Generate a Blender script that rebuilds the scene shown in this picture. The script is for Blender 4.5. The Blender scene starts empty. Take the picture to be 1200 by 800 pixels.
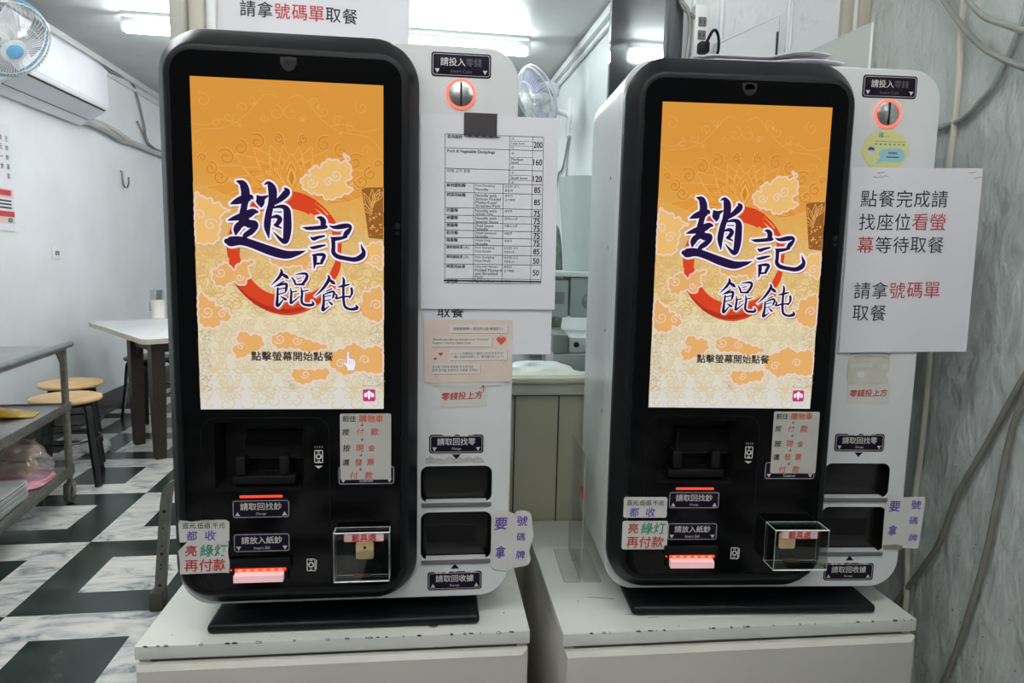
import bpy, bmesh, math, random
from mathutils import Vector, Matrix
from mathutils.geometry import tessellate_polygon

SC = bpy.context.scene
COL = SC.collection
R = math.radians
random.seed(7)

# ------------------------------------------------------------------ camera, world, exposure
CAM_H, CAM_YAW, CAM_PITCH, CAM_ROLL = 1.26, R(8.3), 0.1199, 0.0218
cam = bpy.data.cameras.new('camera')
cam.sensor_width, cam.lens, cam.clip_start = 36.0, 24.0, 0.02
camo = bpy.data.objects.new('camera', cam)
COL.objects.link(camo)
_r = Vector((1, 0, 0)); _f = Vector((0, math.cos(CAM_PITCH), -math.sin(CAM_PITCH))); _u = Vector((0, math.sin(CAM_PITCH), math.cos(CAM_PITCH)))
_r, _u = _r * math.cos(CAM_ROLL) + _u * math.sin(CAM_ROLL), _u * math.cos(CAM_ROLL) - _r * math.sin(CAM_ROLL)
_m = Matrix((_r, _u, -_f)).transposed().to_4x4()
camo.matrix_world = Matrix.Translation((0, 0, CAM_H)) @ Matrix.Rotation(-CAM_YAW, 4, 'Z') @ _m
SC.camera = camo
w = bpy.data.worlds.new('street_dusk'); SC.world = w; w.use_nodes = True
w.node_tree.nodes['Background'].inputs[0].default_value = (0.9, 0.95, 1.0, 1)
w.node_tree.nodes['Background'].inputs[1].default_value = 0.12
SC.view_settings.view_transform = 'Standard'
SC.view_settings.look = 'None'
SC.view_settings.exposure = 0.0
SC.view_settings.gamma = 1.0
SC.view_settings.use_curve_mapping = False
TUBE_BRIGHT, TUBE_DIM = 75.0, 48.0      # two tube radiances, chosen only to balance near and far light

# ------------------------------------------------------------------ materials
def lin(c):
    c = c / 255.0
    return c / 12.92 if c <= 0.04045 else ((c + 0.055) / 1.055) ** 2.4

def rgb(r, g, b):
    return (lin(r), lin(g), lin(b), 1)

MATS = {}
def pm(name, col, rough=0.5, metal=0.0, spec=0.5, vary=0.06, scale=12.0, bump=0.0, bscale=60.0, emit=None, es=1.0, trans=0.0, coat=0.0):
    """procedural surface: noise-varied base colour, optional bump and emission"""
    if name in MATS: return MATS[name]
    m = bpy.data.materials.new(name); m.use_nodes = True
    nt = m.node_tree; b = nt.nodes['Principled BSDF']
    b.inputs['Roughness'].default_value = rough
    b.inputs['Metallic'].default_value = metal
    b.inputs['Specular IOR Level'].default_value = spec
    b.inputs['Coat Weight'].default_value = coat
    b.inputs['Transmission Weight'].default_value = trans
    c = rgb(*col)
    if vary > 0:
        tc = nt.nodes.new('ShaderNodeTexCoord'); n = nt.nodes.new('ShaderNodeTexNoise')
        n.inputs['Scale'].default_value = scale; n.inputs['Detail'].default_value = 4
        nt.links.new(tc.outputs['Object'], n.inputs['Vector'])
        rp = nt.nodes.new('ShaderNodeValToRGB')
        rp.color_ramp.elements[0].position = 0.3; rp.color_ramp.elements[1].position = 0.7
        rp.color_ramp.elements[0].color = tuple(x * (1 - vary) for x in c[:3]) + (1,)
        rp.color_ramp.elements[1].color = tuple(min(1, x * (1 + vary)) for x in c[:3]) + (1,)
        nt.links.new(n.outputs['Fac'], rp.inputs['Fac']); nt.links.new(rp.outputs['Color'], b.inputs['Base Color'])
    else:
        b.inputs['Base Color'].default_value = c
    if bump > 0:
        tc = nt.nodes.new('ShaderNodeTexCoord'); n = nt.nodes.new('ShaderNodeTexNoise')
        n.inputs['Scale'].default_value = bscale; n.inputs['Detail'].default_value = 5
        bp = nt.nodes.new('ShaderNodeBump'); bp.inputs['Strength'].default_value = bump; bp.inputs['Distance'].default_value = 0.01
        nt.links.new(tc.outputs['Object'], n.inputs['Vector']); nt.links.new(n.outputs['Fac'], bp.inputs['Height'])
        nt.links.new(bp.outputs['Normal'], b.inputs['Normal'])
    if emit:
        b.inputs['Emission Color'].default_value = rgb(*emit); b.inputs['Emission Strength'].default_value = es
    MATS[name] = m
    return m

def scr(name, col):
    """a lit patch of a display: black surface that gives off its own colour"""
    return pm(name, (6, 6, 6), 0.2, vary=0, emit=col, es=1.0, spec=0.2)

def glass(name, tint=(235, 245, 242), refl=0.06, rough=0.0, body=0.0, bodycol=(225, 230, 228)):
    if name in MATS: return MATS[name]
    m = bpy.data.materials.new(name); m.use_nodes = True
    nt = m.node_tree; nt.nodes.clear()
    out = nt.nodes.new('ShaderNodeOutputMaterial')
    tr = nt.nodes.new('ShaderNodeBsdfTransparent'); tr.inputs[0].default_value = rgb(*tint)
    gl = nt.nodes.new('ShaderNodeBsdfGlossy'); gl.inputs['Roughness'].default_value = rough
    fr = nt.nodes.new('ShaderNodeLayerWeight'); fr.inputs[0].default_value = 0.25
    mp = nt.nodes.new('ShaderNodeMath'); mp.operation = 'MULTIPLY_ADD'; mp.inputs[1].default_value = 0.5; mp.inputs[2].default_value = refl
    mp.use_clamp = True
    mx = nt.nodes.new('ShaderNodeMixShader')
    nt.links.new(fr.outputs['Fresnel'], mp.inputs[0]); nt.links.new(mp.outputs[0], mx.inputs[0])
    src = tr
    if body > 0:
        df = nt.nodes.new('ShaderNodeBsdfDiffuse'); df.inputs[0].default_value = rgb(*bodycol)
        tl = nt.nodes.new('ShaderNodeBsdfTranslucent'); tl.inputs[0].default_value = rgb(*bodycol)
        ad = nt.nodes.new('ShaderNodeMixShader'); ad.inputs[0].default_value = 0.4
        nt.links.new(df.outputs[0], ad.inputs[1]); nt.links.new(tl.outputs[0], ad.inputs[2])
        m2 = nt.nodes.new('ShaderNodeMixShader'); m2.inputs[0].default_value = body
        nt.links.new(tr.outputs[0], m2.inputs[1]); nt.links.new(ad.outputs[0], m2.inputs[2]); src = m2
    nt.links.new(src.outputs[0], mx.inputs[1]); nt.links.new(gl.outputs[0], mx.inputs[2])
    nt.links.new(mx.outputs[0], out.inputs[0])
    MATS[name] = m
    return m

def floor_mat():
    m = bpy.data.materials.new('marble_inlay_floor'); m.use_nodes = True
    nt = m.node_tree; b = nt.nodes['Principled BSDF']; L = nt.links.new
    def mth(op, a, c=None, d=None):
        n = nt.nodes.new('ShaderNodeMath'); n.operation = op
        for i, v in enumerate((a, c, d)):
            if v is None: continue
            if isinstance(v, (int, float)): n.inputs[i].default_value = v
            else: L(v, n.inputs[i])
        return n.outputs[0]
    tc = nt.nodes.new('ShaderNodeTexCoord'); sp = nt.nodes.new('ShaderNodeSeparateXYZ'); L(tc.outputs['Object'], sp.inputs[0])
    P = 0.632
    u = mth('DIVIDE', mth('ADD', sp.outputs[0], 1.385 + P * 20), P); v = mth('DIVIDE', mth('SUBTRACT', sp.outputs[1], 2.44 - P * 20), P)
    fu, fv = mth('FRACT', u), mth('FRACT', v)
    par = mth('MODULO', mth('ADD', mth('FLOOR', u), mth('FLOOR', v)), 2.0)
    def band(x): return mth('MULTIPLY', mth('GREATER_THAN', x, 0.25), mth('LESS_THAN', x, 0.735))
    inner = mth('MULTIPLY', band(fu), band(fv))
    white = mth('ABSOLUTE', mth('SUBTRACT', mth('GREATER_THAN', par, 0.5), inner))
    # veins
    wv = nt.nodes.new('ShaderNodeTexNoise'); wv.inputs['Scale'].default_value = 3.2; wv.inputs['Distortion'].default_value = 2.2; wv.inputs['Detail'].default_value = 9; wv.inputs['Roughness'].default_value = 0.62
    mp = nt.nodes.new('ShaderNodeMapping'); mp.inputs['Rotation'].default_value = (0, 0, -0.6); mp.inputs['Scale'].default_value = (1.1, 3.0, 1)
    L(tc.outputs['Object'], mp.inputs['Vector']); L(mp.outputs[0], wv.inputs['Vector'])
    rw = nt.nodes.new('ShaderNodeValToRGB'); e = rw.color_ramp.elements
    e[0].position = 0.34; e[0].color = rgb(118, 124, 128); e[1].position = 0.56; e[1].color = rgb(206, 205, 199)
    x = e.new(0.43); x.color = rgb(176, 178, 178); x = e.new(0.8); x.color = rgb(214, 213, 206)
    L(wv.outputs['Fac'], rw.inputs['Fac'])
    nz = nt.nodes.new('ShaderNodeTexNoise'); nz.inputs['Scale'].default_value = 5; nz.inputs['Detail'].default_value = 8; nz.inputs['Distortion'].default_value = 1.5
    L(tc.outputs['Object'], nz.inputs['Vector'])
    rd = nt.nodes.new('ShaderNodeValToRGB'); e = rd.color_ramp.elements
    e[0].position = 0.35; e[0].color = rgb(24, 34, 32); e[1].position = 0.7; e[1].color = rgb(52, 64, 60)
    L(nz.outputs['Fac'], rd.inputs['Fac'])
    mx = nt.nodes.new('ShaderNodeMix'); mx.data_type = 'RGBA'
    L(white, mx.inputs[0]); L(rd.outputs[0], mx.inputs[6]); L(rw.outputs[0], mx.inputs[7])
    L(mx.outputs[2], b.inputs['Base Color'])
    b.inputs['Roughness'].default_value = 0.22
    return m

def plaster_mat(name, base, dark, rough, bump):
    """hand-painted rough wall: lumps, brush ridges and grime"""
    m = bpy.data.materials.new(name); m.use_nodes = True
    nt = m.node_tree; b = nt.nodes['Principled BSDF']; L = nt.links.new
    tc = nt.nodes.new('ShaderNodeTexCoord')
    n1 = nt.nodes.new('ShaderNodeTexNoise'); n1.inputs['Scale'].default_value = 9; n1.inputs['Detail'].default_value = 8
    n2 = nt.nodes.new('ShaderNodeTexNoise'); n2.inputs['Scale'].default_value = 34; n2.inputs['Detail'].default_value = 6; n2.inputs['Roughness'].default_value = 0.7
    L(tc.outputs['Object'], n1.inputs['Vector']); L(tc.outputs['Object'], n2.inputs['Vector'])
    rp = nt.nodes.new('ShaderNodeValToRGB'); e = rp.color_ramp.elements
    e[0].position = 0.25; e[0].color = rgb(*dark); e[1].position = 0.41; e[1].color = rgb(*base)
    ad = nt.nodes.new('ShaderNodeMath'); ad.operation = 'MULTIPLY_ADD'; ad.inputs[1].default_value = 0.6
    ml = nt.nodes.new('ShaderNodeMath'); ml.operation = 'MULTIPLY'; ml.inputs[1].default_value = 0.4
    L(n1.outputs['Fac'], ml.inputs[0]); L(n2.outputs['Fac'], ad.inputs[0]); L(ml.outputs[0], ad.inputs[2])
    L(ad.outputs[0], rp.inputs['Fac']); L(rp.outputs['Color'], b.inputs['Base Color'])
    mp = nt.nodes.new('ShaderNodeMapping'); mp.inputs['Scale'].default_value = (1, 1.6, 0.7); mp.inputs['Rotation'].default_value = (0.5, 0, 0)
    n3 = nt.nodes.new('ShaderNodeTexNoise'); n3.inputs['Scale'].default_value = 13; n3.inputs['Detail'].default_value = 4; n3.inputs['Distortion'].default_value = 0.3
    L(tc.outputs['Object'], mp.inputs['Vector']); L(mp.outputs[0], n3.inputs['Vector'])
    ah = nt.nodes.new('ShaderNodeMath'); ah.operation = 'ADD'; L(n1.outputs['Fac'], ah.inputs[0]); L(n3.outputs['Fac'], ah.inputs[1])
    bp = nt.nodes.new('ShaderNodeBump'); bp.inputs['Strength'].default_value = bump; bp.inputs['Distance'].default_value = 0.016
    L(ah.outputs[0], bp.inputs['Height']); L(bp.outputs['Normal'], b.inputs['Normal'])
    vo = nt.nodes.new('ShaderNodeTexNoise'); vo.inputs['Scale'].default_value = 75; vo.inputs['Detail'].default_value = 3; L(tc.outputs['Object'], vo.inputs['Vector'])
    sz = nt.nodes.new('ShaderNodeSeparateXYZ'); L(tc.outputs['Object'], sz.inputs[0])
    mr = nt.nodes.new('ShaderNodeMapRange'); mr.inputs[1].default_value = 0.45; mr.inputs[2].default_value = 1.15; mr.inputs[3].default_value = 0.665; mr.inputs[4].default_value = 0.78; L(sz.outputs[2], mr.inputs[0])
    gt = nt.nodes.new('ShaderNodeMath'); gt.operation = 'GREATER_THAN'; L(vo.outputs['Fac'], gt.inputs[0]); L(mr.outputs[0], gt.inputs[1])
    mx = nt.nodes.new('ShaderNodeMix'); mx.data_type = 'RGBA'; mx.inputs[7].default_value = rgb(132, 134, 130)
    L(gt.outputs[0], mx.inputs[0]); L(rp.outputs['Color'], mx.inputs[6]); L(mx.outputs[2], b.inputs['Base Color'])
    b.inputs['Roughness'].default_value = rough
    return m

# ------------------------------------------------------------------ mesh builder
def catmull(pts, n=6, closed=False):
    out = []; N = len(pts); D = len(pts[0])
    for i in range(N if closed else N - 1):
        if closed: p = [pts[(i + k - 1) % N] for k in range(4)]
        else: p = [pts[max(0, min(N - 1, i + k - 1))] for k in range(4)]
        for j in range(n):
            t = j / n
            out.append(tuple(0.5 * (2 * p[1][d] + (p[2][d] - p[0][d]) * t + (2 * p[0][d] - 5 * p[1][d] + 4 * p[2][d] - p[3][d]) * t * t + (3 * p[1][d] - p[0][d] - 3 * p[2][d] + p[3][d]) * t ** 3) for d in range(D)))
    if not closed: out.append(tuple(pts[-1]))
    return out

def rr(cx, cz, w, h, r, n=6):
    """rounded rectangle, counter-clockwise"""
    r = max(1e-4, min(r, w / 2 - 1e-4, h / 2 - 1e-4)); o = []
    for sx, sz, a in ((1, -1, -90), (1, 1, 0), (-1, 1, 90), (-1, -1, 180)):
        for k in range(n + 1):
            t = R(a + 90 * k / n)
            o.append((cx + sx * (w / 2 - r) + r * math.cos(t), cz + sz * (h / 2 - r) + r * math.sin(t)))
    return o

_TXT = {}
def text_geo(body):
    k = body
    if k in _TXT: return _TXT[k]
    cu = bpy.data.curves.new('lettering', 'FONT'); cu.body = body; cu.resolution_u = 3
    o = bpy.data.objects.new('lettering', cu); COL.objects.link(o)
    bpy.context.view_layer.update()
    dg = bpy.context.evaluated_depsgraph_get()
    me = bpy.data.meshes.new_from_object(o.evaluated_get(dg))
    vs = [(v.co.x, v.co.y) for v in me.vertices]; fs = [tuple(p.vertices) for p in me.polygons]
    bpy.data.objects.remove(o); bpy.data.curves.remove(cu); bpy.data.meshes.remove(me)
    _TXT[k] = (vs, fs)
    return _TXT[k]

class MB:
    """collects geometry of ONE mesh object; s = unit scale, off = offset after scaling"""
    def __init__(self, s=1.0, off=(0, 0, 0), warp=None, M=None):
        self.s, self.off, self.warp, self.M = s, Vector(off), warp, M
        self.v, self.f, self.mi, self.mats = [], [], [], []
    def add(self, vs, fs, mat):
        if mat not in self.mats: self.mats.append(mat)
        k = self.mats.index(mat); b = len(self.v)
        for p in vs:
            if self.warp: p = self.warp(*p)
            p = Vector(p) * self.s + self.off
            if self.M: p = self.M @ p
            self.v.append(p)
        for f in fs:
            self.f.append(tuple(b + i for i in f)); self.mi.append(k)
    def box(self, x0, x1, y0, y1, z0, z1, mat, bev=0.0, seg=2):
        bm = bmesh.new(); bmesh.ops.create_cube(bm, size=1)
        for v in bm.verts: v.co = Vector(((x0 + x1) / 2 + v.co.x * (x1 - x0), (y0 + y1) / 2 + v.co.y * (y1 - y0), (z0 + z1) / 2 + v.co.z * (z1 - z0)))
        if bev > 0: bmesh.ops.bevel(bm, geom=bm.edges[:], offset=bev, segments=seg, profile=0.5, affect='EDGES')
        bm.verts.index_update()
        self.add([tuple(v.co) for v in bm.verts], [tuple(v.index for v in f.verts) for f in bm.faces], mat); bm.free()
    def loft(self, loops, mat, cap0=True, cap1=True, closed=True):
        n = len(loops[0]); vs = [p for l in loops for p in l]; fs = []
        for i in range(len(loops) - 1):
            for j in range(n if closed else n - 1):
                k = (j + 1) % n
                fs.append((i * n + j, i * n + k, (i + 1) * n + k, (i + 1) * n + j))
        if cap0: fs.append(tuple(reversed(range(n))))
        if cap1: fs.append(tuple((len(loops) - 1) * n + j for j in range(n)))
        self.add(vs, fs, mat)
    def rrbox(self, cx, cz, w, h, r, y0, y1, mat, bev=0.0, n=6, back=True):
        """slab seen from the front (-y): rounded outline from y0 (front) to y1 (back)"""
        L = []
        if bev > 0: L += [[(x, y0, z) for x, z in rr(cx, cz, w - 2 * bev, h - 2 * bev, max(r - bev, .1 * r), n)], [(x, y0 + bev * .3, z) for x, z in rr(cx, cz, w - .6 * bev, h - .6 * bev, r, n)], [(x, y0 + bev, z) for x, z in rr(cx, cz, w, h, r, n)]]
        else: L += [[(x, y0, z) for x, z in rr(cx, cz, w, h, r, n)]]
        L.append([(x, y1, z) for x, z in rr(cx, cz, w, h, r, n)])
        L.reverse()
        self.loft(L, mat, cap0=back)
    def poly(self, pts, y, mat, holes=()):
        loops = [[Vector((x, z, 0)) for x, z in l] for l in [pts, *holes]]
        vs = [(p.x, y, p.y) for l in loops for p in l]; fs = []
        for t in tessellate_polygon(loops):
            a, b, c = (vs[i] for i in t)
            cr = (b[0] - a[0]) * (c[2] - a[2]) - (b[2] - a[2]) * (c[0] - a[0])
            fs.append(tuple(t) if cr > 0 else tuple(reversed(t)))
        self.add(vs, fs, mat)
    def ribbon(self, pts, y, mat, w=None, closed=False, ext=0.0):
        """flat stroke in the x-z plane; pts (x, z[, width])"""
        P = [(p[0], p[1], (p[2] if len(p) > 2 else w) + ext * 2) for p in pts]
        if ext and not closed:
            a, b = Vector(P[0][:2]), Vector(P[1][:2]); d = (a - b).normalized() * ext; P[0] = (a.x + d.x, a.y + d.y, P[0][2])
            a, b = Vector(P[-1][:2]), Vector(P[-2][:2]); d = (a - b).normalized() * ext; P[-1] = (a.x + d.x, a.y + d.y, P[-1][2])
        n = len(P); vs = []
        for i in range(n):
            a = P[(i - 1) % n] if closed or i > 0 else P[0]; c = P[(i + 1) % n] if closed or i < n - 1 else P[-1]
            dx, dz = c[0] - a[0], c[1] - a[1]; l = math.hypot(dx, dz) or 1
            nx, nz = -dz / l * P[i][2] / 2, dx / l * P[i][2] / 2
            vs += [(P[i][0] + nx, y, P[i][1] + nz), (P[i][0] - nx, y, P[i][1] - nz)]
        fs = [(2 * i + 1, 2 * ((i + 1) % n) + 1, 2 * ((i + 1) % n), 2 * i) for i in range(n if closed else n - 1)]
        self.add(vs, fs, mat)
    def text(self, body, cx, cz, y, mat, h=None, w=None, bold=0.0, align='C', shear=0.0, rot=0.0, sx=1.0):
        vs, fs = text_geo(body)
        if not vs: return
        x0, x1 = min(v[0] for v in vs), max(v[0] for v in vs); z0, z1 = min(v[1] for v in vs), max(v[1] for v in vs)
        k = h / (z1 - z0) if h else w / (x1 - x0)
        kx = k * sx
        if h and w: kx = w / (x1 - x0)
        ax = {'C': (x0 + x1) / 2, 'L': x0, 'R': x1}[align]; az = (z0 + z1) / 2
        c, s = math.cos(rot), math.sin(rot)
        for i, (dx, dz) in enumerate([(0, 0)] if bold <= 0 else [(-bold, 0), (bold, 0), (0, bold), (0, -bold)]):
            o = []
            for a, b in vs:
                X, Z = (a - ax + dx) * kx + (b - az) * k * shear, (b - az + dz) * k
                o.append((cx + X * c - Z * s, y - i * 1e-5 / self.s, cz + X * s + Z * c))
            self.add(o, fs, mat)
    def tube(self, pts, r, mat, n=8, closed=False, caps=True):
        P = [Vector(p) for p in pts]; N = len(P); loops = []
        up = None
        for i in range(N):
            a = P[(i - 1) % N] if closed or i > 0 else P[0]; c = P[(i + 1) % N] if closed or i < N - 1 else P[-1]
            t = (c - a).normalized()
            if up is None:
                up = Vector((0, 0, 1)) if abs(t.z) < 0.9 else Vector((1, 0, 0))
            s = t.cross(up).normalized(); up = s.cross(t).normalized()
            rad = r[i] if isinstance(r, (list, tuple)) else r
            loops.append([tuple(P[i] + (s * math.cos(2 * math.pi * k / n) + up * math.sin(2 * math.pi * k / n)) * rad) for k in range(n)])
        if closed: loops.append(loops[0])
        self.loft(loops, mat, cap0=caps and not closed, cap1=caps and not closed)
    def lathe(self, prof, mat, o=(0, 0, 0), axis=(0, 0, 1), n=24):
        q = Vector(axis).to_track_quat('Z', 'Y'); o = Vector(o)
        loops = [[tuple(o + q @ Vector((r * math.cos(2 * math.pi * k / n), r * math.sin(2 * math.pi * k / n), z))) for k in range(n)] for r, z in prof]
        self.loft(loops, mat)
    def build(self, name, parent=None, smooth=35, matrix=None):
        me = bpy.data.meshes.new(name)
        me.from_pydata([tuple(p) for p in self.v], [], self.f)
        for m in self.mats: me.materials.append(m)
        me.polygons.foreach_set('material_index', self.mi)
        if smooth:
            me.polygons.foreach_set('use_smooth', [True] * len(me.polygons)); me.set_sharp_from_angle(angle=R(smooth))
        me.update()
        o = bpy.data.objects.new(name, me); COL.objects.link(o)
        if parent: o.parent = parent
        if matrix is not None: o.matrix_world = matrix
        return o

def tag(o, label, cat, group=None, kind=None):
    o['label'] = label; o['category'] = cat
    if group: o['group'] = group
    if kind: o['kind'] = kind
    return o
def thing(name, label, cat, loc=(0, 0, 0), rz=0.0, group=None):
    o = bpy.data.objects.new(name, None); o.empty_display_size = 0.1; COL.objects.link(o)
    o.matrix_world = Matrix.Translation(loc) @ Matrix.Rotation(rz, 4, 'Z')
    return tag(o, label, cat, group)
def struct(mb, name, label=None):
    o = mb.build(name, smooth=35); o['kind'] = 'structure'
    if label: o['label'] = label
    return o
def copy_tree(o, parent=None):
    c = o.copy(); COL.objects.link(c); c.parent = parent
    if parent: c.matrix_parent_inverse = o.matrix_parent_inverse.copy()
    for ch in list(o.children): copy_tree(ch, c)
    return c

# ------------------------------------------------------------------ the room
W_PAINT = pm('white_gloss_paint', (223, 227, 229), 0.32, vary=0.05, scale=2.5, bump=0.08, bscale=9)
W_CEIL = pm('ceiling_paint', (196, 198, 196), 0.38, vary=0.08, scale=3, bump=0.15, bscale=14)
W_ROUGH = plaster_mat('rough_white_plaster', (196, 202, 201), (126, 128, 122), 0.42, 0.9)
W_RIDGE = plaster_mat('thick_white_gloss_coat', (222, 228, 230), (185, 190, 190), 0.2, 0.7)
BEIGE = pm('olive_beige_panel', (186, 184, 162), 0.45, vary=0.05, scale=5)
BEIGE_L = pm('cream_sill', (203, 202, 184), 0.4, vary=0.05, scale=9)
GREYPOST = pm('grey_beige_post', (172, 172, 162), 0.45, vary=0.05)
WHITE_PL = pm('white_plastic', (226, 228, 228), 0.35, vary=0.03)
MAROON = pm('dark_brown_skirting', (40, 26, 24), 0.4, vary=0.15)
GROOVE = pm('dark_joint', (60, 60, 52), 0.8, vary=0)

b = MB(); b.box(-2.5, 3.2, -3, 8.2, -0.08, 0, floor_mat()); struct(b, 'floor')
b = MB(); b.box(-2.5, 3.2, -3, 8.2, 2.72, 2.80, W_CEIL); struct(b, 'ceiling')
b = MB(); b.box(-2.50, -2.36, -3, 8.2, 0, 2.72, W_PAINT); struct(b, 'wall_left')
b = MB(); b.box(-2.36, 1.12, 8.0, 8.2, 0, 2.72, W_PAINT); struct(b, 'wall_back')
b = MB(); b.box(1.12, 1.27, 1.70, 8.0, 0, 2.72, W_PAINT); struct(b, 'wall_kitchen')
b = MB(); b.box(1.12, 1.27, 0.30, 1.70, 0, 2.72, W_ROUGH); struct(b, 'wall_right')
b = MB(); b.box(-2.36, -2.345, -3, 8.0, 0, 0.165, MAROON, 0.004); struct(b, 'baseboard_left')
b = MB(); b.box(-2.36, -2.322, -3, 8.0, 2.655, 2.68, WHITE_PL, 0.004); b.box(-2.36, -2.335, -3, 8, 2.60, 2.625, WHITE_PL, 0.004); struct(b, 'trim_1')
b = MB(); b.box(1.085, 1.12, 1.75, 8.0, 2.65, 2.70, WHITE_PL, 0.004); b.tube([(1.10, 1.75, 2.60), (1.10, 8, 2.60)], 0.012, WHITE_PL); struct(b, 'trim_2')
# partition behind the machines: post, panelled base, sill, glass, mirror strip, jamb, painted end
b = MB(); b.box(-0.52, -0.486, 1.62, 1.73, 0, 2.72, GREYPOST, 0.006, 3); b.box(-0.486, -0.453, 1.635, 1.73, 0, 2.72, pm('beige_post', (186, 184, 170), 0.45), 0.004); struct(b, 'trim_3', 'grey and beige post at the end of the window partition')
b = MB(); b.box(-0.453, 1.12, 1.66, 1.70, 0, 0.92, BEIGE)
for k in range(14): x = -0.42 + 0.112 * k + 0.001; b.box(x - 0.0015, x + 0.0015, 1.6575, 1.662, 0, 0.92, GROOVE)
struct(b, 'wall_partition')
b = MB(); b.box(-0.453, 0.636, 1.645, 1.73, 0.925, 0.955, BEIGE_L, 0.003); b.box(-0.453, 0.636, 1.635, 1.74, 0.955, 0.970, BEIGE_L, 0.004); struct(b, 'trim_4')
b = MB(); b.box(-0.435, 0.464, 1.668, 1.674, 0.97, 2.66, glass('window_glass', (246, 250, 249), 0.015)); struct(b, 'window_1')
FR = pm('white_window_frame', (232, 236, 236), 0.3, vary=0.03)
b = MB(); b.box(-0.453, -0.432, 1.65, 1.70, 0.97, 2.72, FR, 0.003); b.box(-0.453, 0.464, 1.65, 1.70, 2.66, 2.72, FR, 0.003); struct(b, 'trim_5')
b = MB(); b.box(0.466, 0.604, 1.662, 1.676, 0.97, 2.72, pm('smoky_mirror', (168, 176, 180), 0.04, 1.0, vary=0)); struct(b, 'window_2', 'mirrored glass strip')
b = MB(); b.box(0.604, 0.638, 1.64, 1.72, 0.97, 2.72, pm('dark_jamb', (58, 62, 66), 0.4), 0.004); struct(b, 'trim_6')
b = MB(); b.box(0.638, 1.12, 1.65, 1.80, 0.92, 2.72, W_RIDGE)
for x in (0.665, 0.735, 0.908, 0.915): b.tube([(x, 1.652, 0.95), (x + 0.002, 1.65, 1.8), (x, 1.651, 2.7)], 0.008 if x < 0.9 else 0.006, W_RIDGE)
struct(b, 'wall_end')
b = MB(); b.box(1.045, 1.075, 1.635, 1.66, 0.92, 2.72, pm('beige_door_frame', (176, 172, 156), 0.45), 0.003); b.box(1.075, 1.088, 1.64, 1.66, 0.92, 2.72, FR, 0.002); b.box(1.088, 1.118, 1.632, 1.66, 0.92, 2.72, pm('beige_door_frame', (176, 172, 156), 0.45), 0.003); struct(b, 'trim_7')

# ------------------------------------------------------------------ fluorescent lights
TUBE_B = pm('bright_fluorescent_tube', (250, 252, 255), 0.3, vary=0, emit=(248, 251, 252), es=TUBE_BRIGHT)
TUBE_D = pm('dim_fluorescent_tube', (250, 252, 255), 0.3, vary=0, emit=(252, 251, 248), es=TUBE_DIM)
BATTEN = pm('light_batten', (205, 208, 208), 0.4, vary=0.03)
def light(x0, x1, y, label, mat=None, group=None):
    t = thing('ceiling_light', label, 'light', ((x0 + x1) / 2, y, 2.72), 0, group)
    h = (x1 - x0) / 2
    m = MB(); m.box(-h, h, -0.055, 0.055, -0.022, 0, BATTEN, 0.004); m.box(-h, h, -0.022, 0.022, -0.055, -0.020, BATTEN, 0.006)
    m.build('batten', t).location = (0, 0, 0)
    for s in (-1, 1):
        m = MB(); m.box(s * h - 0.014, s * h + 0.014, -0.02, 0.02, -0.105, -0.02, WHITE_PL, 0.004); m.build('lamp_holder', t)
    m = MB(); m.tube([(-h + 0.014, 0, -0.088), (h - 0.014, 0, -0.088)], 0.026, mat or TUBE_B, 12); m.build('tube', t)
    return t
light(-1.79, -0.59, 4.75, 'fluorescent ceiling light near the air conditioner, over the dining table')
light(-0.45, 0.75, 4.70, 'fluorescent ceiling light seen through the window above the left machine')
light(-1.6, -0.4, 2.3, 'fluorescent ceiling light just inside, nearest the trolley')
light(-0.35, 0.85, 2.5, 'fluorescent ceiling light further in behind the window partition', TUBE_D)
light(1.42, 2.62, -1.3, 'fluorescent ceiling light reflected in the mirror strip beside the right machine', TUBE_D)
light(-1.0, 0.2, -1.3, 'fluorescent ceiling light in front of the left machine', TUBE_D)
light(-0.15, 1.0, 0.25, 'fluorescent ceiling light high above the right machine', TUBE_D)  # unseen lamp added to brighten machine fronts and cabinet tops
light(-1.7, -0.5, 0.25, 'fluorescent ceiling light high above the floor left of the machines', TUBE_D)  # second added lamp, out of view, for more light near the machines

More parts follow.
